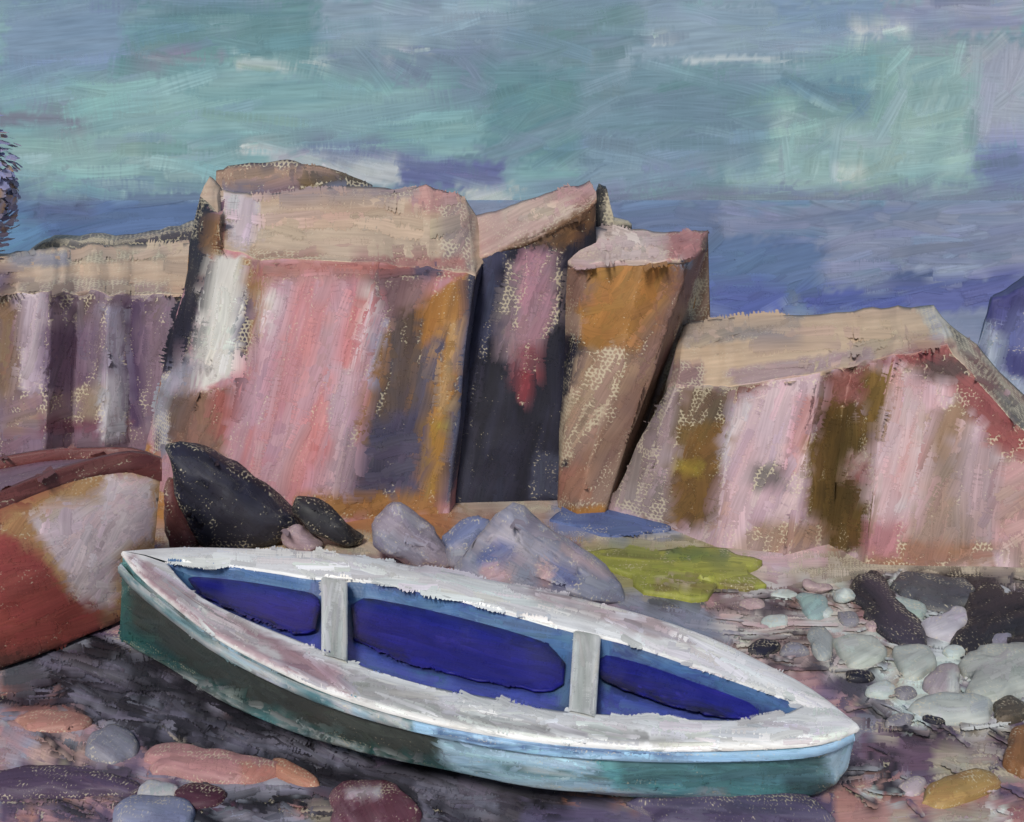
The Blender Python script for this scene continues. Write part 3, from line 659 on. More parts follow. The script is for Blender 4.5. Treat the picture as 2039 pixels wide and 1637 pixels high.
make_cliff('flat_topped_rock', 'tallest broad rock with rose pink face and wide beige top behind the white boat',
    [(400, 392, 11.9, 275, 920, 11.6), (432, 430, 11.1, 330, 900, 10.95), (446, 500, 10.75, 350, 900, 10.6), (500, 515, 10.5, 452, 905, 10.35), (524, 522, 10.35, 492, 965, 10.15), (745, 524, 10.3, 650, 1012, 10.0), (850, 535, 10.5, 765, 1015, 10.25), (945, 540, 10.6, 890, 1022, 10.35), (968, 505, 11.4, 920, 1000, 11.3)],
    [(416, 352, 12.6), (436, 372, 12.4), (446, 384, 12.2), (500, 388, 12.1), (530, 388, 12.05), (745, 376, 12.05), (850, 372, 12.05), (925, 392, 12), (955, 455, 11.9)],
    [Z((300, 350, 980, 1030), PINK, 78, 28, 110, 1.4, cv=.4),
     Z([(390, 376), (438, 396), (425, 470), (388, 650), (364, 748), (312, 748), (330, 640), (362, 490)], NIGHT + [(66, 66, 84)], 76, 26, 120, 3.0, cv=.3, jit=4), Z([(390, 360), (436, 360), (430, 480), (360, 470)], NIGHT + [(88, 66, 92)], 70, 18, 60, 1.4, cv=.95),  # the shaded left side is painted dark into the rock colour
     Z([(300, 760), (365, 720), (350, 880), (310, 930)], LILAC + [(116, 98, 112)], 76, 22, 70, 1.8, cv=.8),
     Z([(430, 500), (400, 640), (360, 800), (376, 800), (440, 600)], [(168, 110, 68), (176, 120, 84)], 76, 18, 90, 1.6), Z([(412, 430), (452, 430), (440, 510), (408, 510)], [(166, 112, 60), (156, 104, 56)], 82, 18, 60, 1.6, cv=.8),
     Z([(424, 505), (490, 512), (496, 600), (468, 740), (376, 796), (364, 770), (398, 600)], [(226, 222, 210), (218, 213, 204), (232, 228, 218), (214, 210, 202)], 76, 28, 120, 3.4, jit=3, cv=.1), Z([(368, 700), (400, 720), (400, 790), (360, 800)], PALEPINK + LILAC[:1], 70, 22, 60, 1.6),
     Z([(494, 560), (505, 600), (484, 760), (462, 790), (470, 700)], [(72, 62, 90), (84, 72, 98)], 78, 16, 70, 2.2, cv=.8), Z([(484, 515), (530, 520), (525, 700), (490, 800), (500, 620)], [(172, 122, 66), (180, 134, 88), (166, 112, 56)], 80, 20, 70, 2.2, cv=.7),
     Z([(330, 790), (470, 770), (450, 910), (340, 900)], [(136, 96, 74), (150, 104, 84), (120, 88, 76), (112, 92, 92)], 70, 24, 80, 2.4), Z([(420, 780), (478, 760), (470, 830), (440, 890), (425, 860)], [(168, 80, 72), (176, 94, 86)], 70, 20, 60, 2.0), Z([(470, 720), (490, 740), (470, 800)], DKG, 70, 14, 40, 1.2),
     Z([(530, 560), (770, 540), (760, 640), (720, 780), (700, 1010), (570, 1000), (450, 930), (460, 850)], PINK, 74, 28, 150, 3.0, jit=5, spread=4), Z([(720, 560), (765, 580), (660, 880), (620, 960), (560, 960), (640, 780)], [(218, 120, 122), (210, 112, 116), (220, 138, 138)], 72, 24, 170, 1.8, spread=4), Z([(540, 560), (600, 560), (520, 840), (470, 860)], [(196, 146, 162), (204, 158, 170)], 74, 24, 150, 1.4, spread=4),
     Z([(660, 720), (710, 740), (706, 1000), (650, 1000)], [(190, 152, 164), (182, 146, 160)], 80, 24, 120, 1.8, spread=4), Z([(520, 580), (560, 576), (540, 660), (520, 680)], [(216, 198, 200)], 70, 16, 60, 1.4), Z([(742, 560), (764, 566), (700, 770), (690, 760)], [(220, 206, 206), (214, 180, 184)], 72, 9, 110, 1.2, spread=3), Z([(765, 620), (780, 630), (740, 760), (726, 760)], [(190, 178, 196), (170, 158, 190)], 72, 12, 80, 1.4),
     Z((500, 515, 940, 556), [(184, 108, 104), (176, 98, 92), (190, 128, 122), (166, 112, 116)], 4, 22, 90, 2.2), Z([(740, 540), (860, 550), (850, 640), (780, 660)], [(146, 108, 116), (134, 98, 104), (160, 118, 118)], 66, 24, 70, 2.0),
     Z([(780, 640), (940, 540), (948, 620), (905, 820), (870, 1010), (720, 1010), (710, 860), (740, 740)], OCHRE + [(150, 104, 66)], 78, 26, 120, 2.4, spread=6), Z([(780, 640), (840, 600), (840, 760), (780, 880), (740, 860)], [(84, 72, 70), (92, 80, 88), (110, 82, 62)], 76, 22, 80, 2.0, cv=.6), Z([(850, 680), (890, 660), (850, 860), (820, 860)], [(96, 88, 110), (86, 80, 104)], 78, 14, 110, 1.8), Z([(896, 640), (920, 640), (880, 860), (862, 860)], [(196, 150, 92), (186, 138, 80)], 78, 14, 120, 1.7, spread=3),
     Z([(730, 830), (850, 815), (840, 980), (700, 985)], [(82, 76, 104), (74, 70, 98), (92, 84, 112), (100, 92, 112)], 10, 28, 80, 2.8), Z([(820, 520), (900, 516), (880, 545), (825, 552)], [(84, 76, 104), (92, 80, 100)], 16, 18, 60, 2.2), Z([(845, 850), (905, 800), (885, 1010), (850, 1010)], [(168, 114, 46), (176, 124, 40), (156, 102, 44)], 80, 22, 80, 2.0), Z((870, 840, 905, 856), [(176, 160, 44)], 20, 12, 24, 1.2), Z((590, 990, 880, 1030), [(182, 124, 62), (172, 110, 54)], 10, 22, 70, 1.8),
     Z([(935, 520), (990, 500), (960, 700), (900, 1000), (880, 1000)], [(72, 76, 110), (80, 86, 122), (62, 62, 88)], 78, 20, 110, 2.4)],
    [Z((400, 350, 990, 560), BEIGE, 2, 34, 190, 2.6, spread=4), Z((500, 440, 880, 520), [(208, 178, 146), (202, 172, 144)], -4, 30, 170, 1.2, spread=4), Z([(440, 380), (515, 390), (520, 480), (480, 500), (445, 470)], [(212, 190, 194), (206, 182, 188), (218, 202, 204)], 80, 28, 80, 2.6, jit=4), Z([(412, 430), (446, 430), (446, 510), (408, 510)], [(166, 112, 60), (150, 100, 60)], 82, 18, 50, 1.8), Z((820, 362, 915, 420), [(200, 140, 132), (206, 150, 140)], 10, 24, 70, 1.9), Z((520, 372, 830, 392), [(170, 146, 140), (150, 134, 140)], 2, 12, 90, 1.2), Z((880, 400, 945, 540), [(176, 148, 138), (150, 128, 124), (190, 150, 136), (168, 138, 130)], 50, 20, 60, 1.8, cv=.8), Z((700, 510, 930, 536), [(182, 118, 108), (176, 132, 122)], 3, 16, 80, 1.4), Z((500, 500, 640, 530), [(190, 150, 110), (184, 140, 120)], 4, 14, 70, 1.3, cv=.8)],
    PINK + OCHRE, over=.0)
make_cliff('flat_topped_rock', 'narrow dark rock with slanting pink top and cleft of painted shade beside the pink faced rock',
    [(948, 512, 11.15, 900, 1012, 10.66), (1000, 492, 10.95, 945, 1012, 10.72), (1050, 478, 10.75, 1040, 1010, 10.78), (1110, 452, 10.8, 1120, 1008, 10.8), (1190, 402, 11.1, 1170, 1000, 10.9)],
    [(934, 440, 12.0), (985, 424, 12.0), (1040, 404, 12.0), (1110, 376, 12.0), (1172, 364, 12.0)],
    [Z((880, 380, 1230, 1020), NIGHT, 78, 26, 110, 2.4, cv=.15), Z([(950, 505), (1010, 495), (985, 640), (950, 760), (925, 760)], [(72, 78, 118), (64, 66, 96), (82, 90, 130)], 78, 20, 110, 2.4), Z([(905, 760), (960, 680), (930, 1000), (890, 1000)], [(66, 64, 88), (58, 56, 76)], 78, 22, 110, 2.0),  # the cleft's darkness is painted on the face, not recessed
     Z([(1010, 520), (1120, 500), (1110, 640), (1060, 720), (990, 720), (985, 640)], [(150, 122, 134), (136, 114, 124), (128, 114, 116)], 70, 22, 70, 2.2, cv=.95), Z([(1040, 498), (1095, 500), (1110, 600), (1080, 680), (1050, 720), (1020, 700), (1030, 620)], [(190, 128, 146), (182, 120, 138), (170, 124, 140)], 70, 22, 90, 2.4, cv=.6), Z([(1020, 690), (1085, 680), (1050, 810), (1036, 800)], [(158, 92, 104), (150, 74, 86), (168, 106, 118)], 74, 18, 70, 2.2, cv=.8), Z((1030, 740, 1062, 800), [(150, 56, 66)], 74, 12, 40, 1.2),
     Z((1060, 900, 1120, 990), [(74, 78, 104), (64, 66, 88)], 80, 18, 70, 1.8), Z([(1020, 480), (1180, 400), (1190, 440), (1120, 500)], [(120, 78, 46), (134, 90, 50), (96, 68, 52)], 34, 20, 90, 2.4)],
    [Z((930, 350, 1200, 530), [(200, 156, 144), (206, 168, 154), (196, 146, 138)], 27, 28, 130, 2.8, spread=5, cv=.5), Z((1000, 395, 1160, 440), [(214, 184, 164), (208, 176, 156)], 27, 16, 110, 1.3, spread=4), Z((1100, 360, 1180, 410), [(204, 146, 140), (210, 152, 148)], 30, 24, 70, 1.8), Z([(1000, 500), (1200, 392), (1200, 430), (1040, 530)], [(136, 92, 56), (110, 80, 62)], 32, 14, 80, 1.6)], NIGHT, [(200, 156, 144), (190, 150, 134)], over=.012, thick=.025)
make_cliff('rock_spire', 'small black pointed rock on the skyline between the slanting rock and the ochre rock',
    [(1178, 410, 12.2, 1170, 900, 12.2), (1192, 372, 12.1, 1192, 900, 12.0), (1206, 380, 12.1, 1212, 900, 12.0), (1222, 436, 12.1, 1240, 900, 12.1), (1258, 450, 12.3, 1262, 900, 12.3)],
    [(1178, 408, 12.4), (1192, 368, 12.4), (1206, 374, 12.4), (1222, 430, 12.5), (1258, 446, 12.5)],
    [Z((1170, 360, 1240, 520), [(44, 44, 48), (54, 52, 58)], 82, 18, 60, 3.0, cv=.4), Z((1208, 380, 1270, 450), STRAW, 60, 14, 30, 1.2, cv=.98)], None, DKG, cap=False, group=None, amp=.02)
make_cliff('flat_topped_rock', 'ochre leaning rock with small pale pink top left of the low right hand rock',
    [(1132, 522, 10.85, 1100, 1000, 11.1), (1166, 526, 10.5, 1105, 998, 10.55), (1280, 522, 10.3, 1140, 992, 10.15), (1378, 512, 10.4, 1190, 985, 10.2), (1404, 496, 10.9, 1225, 960, 10.8), (1410, 484, 11.3, 1240, 950, 11.3)],
    [(1146, 474, 11.5), (1166, 462, 11.5), (1280, 464, 11.5), (1380, 462, 11.5), (1404, 460, 11.5), (1412, 458, 11.5)],
    [Z((1080, 440, 1430, 1010), BROWN + [(150, 108, 76)], 66, 28, 130, 1.8, cv=.5), Z([(1120, 660), (1166, 680), (1176, 740), (1150, 850), (1112, 980), (1090, 980)], NIGHT, 72, 22, 90, 2.0, cv=.6), Z([(1130, 520), (1380, 510), (1370, 600), (1290, 700), (1160, 700), (1150, 620)], [(176, 114, 42), (164, 104, 38), (186, 120, 44), (168, 108, 54)], 40, 30, 90, 3.0, spread=25), Z([(1130, 520), (1180, 530), (1170, 600), (1130, 620)], [(140, 98, 82), (156, 108, 88), (150, 104, 66)], 60, 20, 60, 1.8), Z([(1150, 700), (1230, 690), (1260, 720), (1170, 880), (1110, 930), (1110, 860)], [(184, 150, 116), (176, 142, 118), (168, 130, 100)], 66, 22, 90, 2.0, cv=.95),  # dark zone at lower left continues the cleft's painted shade
     Z([(1340, 560), (1390, 540), (1330, 740), (1180, 985), (1130, 985), (1230, 800)], [(146, 106, 90), (156, 112, 88), (138, 100, 90), (164, 120, 96)], 62, 30, 170, 2.8, spread=5), Z([(1340, 520), (1410, 490), (1395, 560), (1350, 640)], [(146, 100, 84), (132, 90, 84)], 68, 20, 80, 2.0), Z((1356, 508, 1378, 536), [(140, 168, 204)], 60, 12, 30, 1.6), Z((1100, 930, 1180, 1000), [(172, 118, 92), (164, 104, 80)], 56, 22, 70, 2.0), Z([(1385, 560), (1410, 540), (1340, 760), (1320, 760)], STRAW, 68, 18, 70, 1.6, cv=.98)],
    [Z((1130, 445, 1420, 540), [(206, 172, 164), (210, 184, 170), (200, 150, 148)], 3, 24, 110, 2.8, cv=.6), Z((1150, 460, 1290, 500), [(216, 194, 184), (212, 186, 174)], -4, 22, 80, 1.6), Z((1330, 460, 1408, 520), [(194, 124, 120), (186, 116, 112)], 30, 22, 60, 2.0), Z((1395, 455, 1420, 540), [(92, 66, 60), (110, 76, 64)], 76, 16, 50, 2.0)], OCHRE, [(200, 160, 150)], over=.012, thick=.025)
make_cliff('flat_topped_rock', 'long low rock with wide tan top and ribbed pink and olive face',
    [(1325, 768, 10.1, 1195, 1000, 10.35), (1345, 765, 9.8, 1250, 1000, 10.2), (1400, 762, 9.85, 1335, 1050, 9.85), (1470, 760, 9.55, 1430, 1056, 9.35), (1640, 738, 9.4, 1570, 1090, 9.15), (1690, 728, 9.7, 1640, 1110, 9.45), (1775, 708, 9.25, 1720, 1095, 8.95), (1880, 690, 9.3, 1860, 1122, 8.85), (1950, 760, 9.2, 1960, 1135, 8.85), (2060, 870, 9.15, 2060, 1135, 8.85), (2220, 930, 9.2, 2220, 1135, 8.9)],
    [(1362, 648, 11.2), (1375, 645, 11.2), (1410, 640, 11.2), (1480, 634, 11.2), (1620, 626, 11.1), (1700, 620, 11.1), (1790, 612, 11), (1860, 610, 10.9), (1945, 690, 10.3), (2055, 820, 10.2), (2220, 885, 10.2)],
    [Z((1180, 660, 2240, 1150), PALEPINK + [(168, 138, 122), (160, 128, 116)], 78, 28, 120, 1.8, cv=.5), Z([(1330, 760), (1460, 765), (1430, 1040), (1330, 1050), (1200, 990)], [(156, 132, 128), (148, 124, 118), (166, 142, 140)], 72, 22, 80, 2.0, cv=.9), Z([(1310, 770), (1345, 770), (1230, 920), (1200, 990), (1180, 990)], [(64, 54, 50), (54, 48, 50), (78, 66, 60)], 60, 20, 90, 2.2, cv=.5),
     Z([(1330, 770), (1360, 760), (1350, 900), (1310, 1000), (1300, 900)], [(178, 150, 156), (170, 142, 150)], 76, 20, 90, 1.8, cv=.7), Z([(1360, 770), (1480, 775), (1455, 800), (1430, 880), (1340, 860)], [(112, 88, 68), (126, 100, 76), (96, 78, 62)], 60, 20, 70, 1.8, cv=.9), Z([(1350, 850), (1445, 830), (1425, 1040), (1330, 1055), (1340, 960)], [(132, 92, 42), (122, 84, 38), (144, 98, 40), (112, 82, 40)], 50, 26, 90, 2.8), Z((1350, 915, 1400, 945), [(170, 144, 34), (160, 130, 36)], 30, 12, 50, 1.6), Z((1460, 750, 1530, 800), [(140, 64, 62), (110, 70, 60)], 20, 18, 50, 1.7, cv=.8),
     Z([(1480, 790), (1560, 750), (1640, 760), (1640, 810), (1590, 940), (1570, 1080), (1420, 1040), (1450, 900)], PALEPINK, 72, 28, 140, 3.0, spread=6, jit=4), Z([(1590, 790), (1640, 790), (1590, 940), (1560, 960)], [(206, 150, 156), (196, 132, 136), (190, 120, 120)], 70, 18, 110, 2.0, spread=4), Z([(1478, 790), (1500, 790), (1450, 920), (1430, 960), (1440, 880)], [(210, 200, 208), (200, 186, 196)], 72, 12, 80, 1.8, spread=4), Z((1500, 925, 1570, 975), [(110, 98, 98), (128, 110, 108)], 50, 14, 40, 1.2, cv=.9),
     Z([(1640, 760), (1690, 740), (1720, 860), (1730, 1090), (1620, 1110), (1610, 1000), (1630, 840)], OLIVE, 82, 26, 110, 3.0), Z([(1610, 880), (1640, 860), (1640, 1000), (1612, 1020)], [(140, 104, 40), (130, 96, 44)], 84, 14, 80, 1.4), Z([(1640, 750), (1740, 720), (1710, 800), (1660, 810)], [(160, 80, 74), (150, 70, 66), (176, 110, 102)], 40, 20, 60, 2.0), Z([(1720, 740), (1785, 724), (1770, 830), (1730, 920), (1716, 860)], [(142, 106, 42), (132, 98, 40), (152, 112, 46)], 76, 22, 80, 2.4), Z((1690, 900, 1730, 960), [(206, 184, 172), (150, 70, 74)], 70, 16, 40, 1.4),
     Z([(1780, 730), (1860, 760), (1880, 820), (1840, 1000), (1800, 1090), (1720, 1100), (1740, 940)], [(212, 164, 166), (208, 156, 160), (204, 172, 176), (216, 152, 150)], 76, 30, 150, 3.0, spread=5, jit=4), Z([(1850, 820), (1920, 800), (1920, 1120), (1760, 1120), (1840, 1000)], [(164, 130, 112), (170, 138, 120), (152, 122, 112), (158, 118, 88)], 70, 28, 110, 2.6), Z([(1900, 880), (1990, 880), (2000, 1100), (1920, 1110)], [(184, 152, 158), (176, 146, 150), (166, 138, 132)], 78, 26, 110, 2.2), Z([(1980, 930), (2060, 900), (2060, 1080), (1980, 1100)], [(208, 152, 150), (190, 146, 140), (172, 128, 108)], 30, 26, 80, 2.0), Z((1720, 1080, 1980, 1135), [(168, 112, 78), (158, 106, 84), (164, 132, 116)], 10, 20, 70, 1.6, cv=.7), Z((1720, 1040, 1790, 1110), [(190, 118, 122)], 70, 18, 60, 1.2), Z((1500, 1040, 1640, 1110), [(190, 164, 168), (176, 132, 104), (150, 120, 104)], 60, 20, 60, 1.6, cv=.8),
     Z([(1740, 720), (1860, 670), (1900, 680), (1960, 760), (2060, 860), (2060, 910), (1940, 840), (1880, 740), (1800, 730)], RED, -40, 24, 80, 2.6, cv=.5), Z((1840, 710, 1930, 760), [(86, 64, 62), (110, 72, 68)], -20, 18, 50, 1.6, cv=.7), Z([(1960, 850), (2060, 860), (2060, 930), (1980, 900)], [(166, 72, 70), (186, 120, 108)], -10, 22, 60, 2.0, cv=.8)],
    [Z((1310, 590, 1900, 790), [(226, 190, 150), (218, 182, 144), (208, 172, 140), (232, 196, 156)], 6, 32, 180, 3.0, spread=5), Z([(1340, 640), (1600, 630), (1600, 660), (1350, 690)], [(184, 160, 140), (168, 152, 146)], 4, 18, 120, 1.0), Z((1320, 720, 1400, 790), [(168, 128, 122), (156, 120, 118)], 30, 20, 60, 1.6, cv=.7), Z([(1440, 740), (1740, 690), (1740, 720), (1480, 775)], [(188, 152, 148), (196, 160, 158)], 10, 14, 110, 1.3), Z([(1820, 600), (1950, 600), (1940, 680), (1860, 670)], [(206, 204, 200), (196, 194, 194), (180, 172, 170)], 20, 16, 50, 1.8, cv=.95), Z([(1740, 720), (1860, 670), (1900, 690), (1800, 735)], [(164, 80, 78), (206, 180, 168)], 22, 12, 80, 1.4), Z([(1880, 640), (1960, 690), (2060, 800), (2060, 900), (1950, 780)], [(74, 62, 66), (156, 146, 130), (140, 78, 76)], -44, 18, 60, 2.6, cv=.95)],
    PALEPINK + OLIVE, over=.0, thick=.012)
# far headlands at the edges
make_cliff('headland', 'deep blue headland dropping into the sea at the right edge',
    [(1945, 690, 15.5, 1945, 900, 15.5), (1975, 600, 15.4, 1960, 900, 15.2), (2040, 570, 15.2, 2030, 900, 15.0), (2150, 540, 15.2, 2150, 900, 15), (2300, 520, 15.4, 2300, 900, 15.4)],
    [(1945, 680, 16.2), (1975, 590, 16.5), (2040, 556, 16.8), (2150, 520, 16.8), (2300, 500, 16.8)],
    [Z((1930, 500, 2310, 860), [(74, 76, 142), (68, 68, 136), (84, 88, 156)], 80, 28, 90, 2.8, cv=.15), Z([(1940, 640), (1985, 640), (2000, 740), (2060, 760), (2060, 820), (1970, 810)], [(160, 172, 196), (150, 164, 190), (168, 178, 198)], 70, 24, 70, 2.6), Z((2000, 620, 2060, 700), [(104, 112, 170), (92, 98, 164)], 60, 20, 70, 1.4)], None, [(74, 76, 142), (84, 88, 150)], cap=False, group=None)
def bush():
    """purple flowering bush: a woody stem and a crown of small leaf clumps"""
    c = P(-26, 375, 13.9); r = root('bush', (c.x, c.y, 2.0), 'purple blue bush at the left edge above the low rock', 'bush')
    p = Part(13.9, [(86, 78, 92), (96, 84, 90)]); rows = []
    for i in range(7):
        t = i / 6; z = 1.9 + (c.z - 1.9) * t; q = Vector((c.x + .05 * math.sin(t * 4), c.y, z))
        rows.append([q + Vector((math.cos(a) * .06 * (1.2 - t), math.sin(a) * .06 * (1.2 - t), 0)) for a in [k * math.pi / 4 for k in range(9)]])
    p.base(*grid(rows), cvs=.0); p.allround(1.0, 12, 40); p.build('trunk', M_ROCK, r)
    p = Part(13.9, [(150, 154, 206), (164, 158, 206), (170, 162, 196), (140, 148, 204)])
    v, f = stone([(-100, 320), (-60, 268), (-14, 262), (22, 290), (40, 340), (30, 400), (20, 470), (-50, 490), (-98, 420)], 13.9, .36, .07, sc=4)
    v = [c + (q - c) * .45 for q in v]
    p.base(v, f, cvs=.0)
    cols = p.default + [(190, 146, 96), (172, 168, 190), (150, 142, 180)]
    for q in range(1100):
        d = Vector((random.gauss(0, 1), random.gauss(0, 1), random.gauss(0, 1))).normalized(); k = p.D / F
        h = p.tree.ray_cast(c, d)
        d.z *= 1.5; o = c + d * ((h[3] if h[3] else .15) * U(.7, 2.2)); n = (d + Vector((0, -.4, .2))).normalized(); A = n.orthogonal().normalized(); A = (A * math.cos(q) + n.cross(A) * math.sin(q))
        s0 = p.tree; p.tree = Nowhere(); p.mark(o, n, A * k, n.cross(A) * k, U(18, 34), U(10, 20), random.choice(cols), random.choice(cols), U(.1, .3), .1, segs=4, lift=.5); p.tree = s0
    p.build('crown', M_ROCK, r)
class Nowhere:
    def find_nearest(s, q): return (q, Vector((0, -1, 0)))
bush()
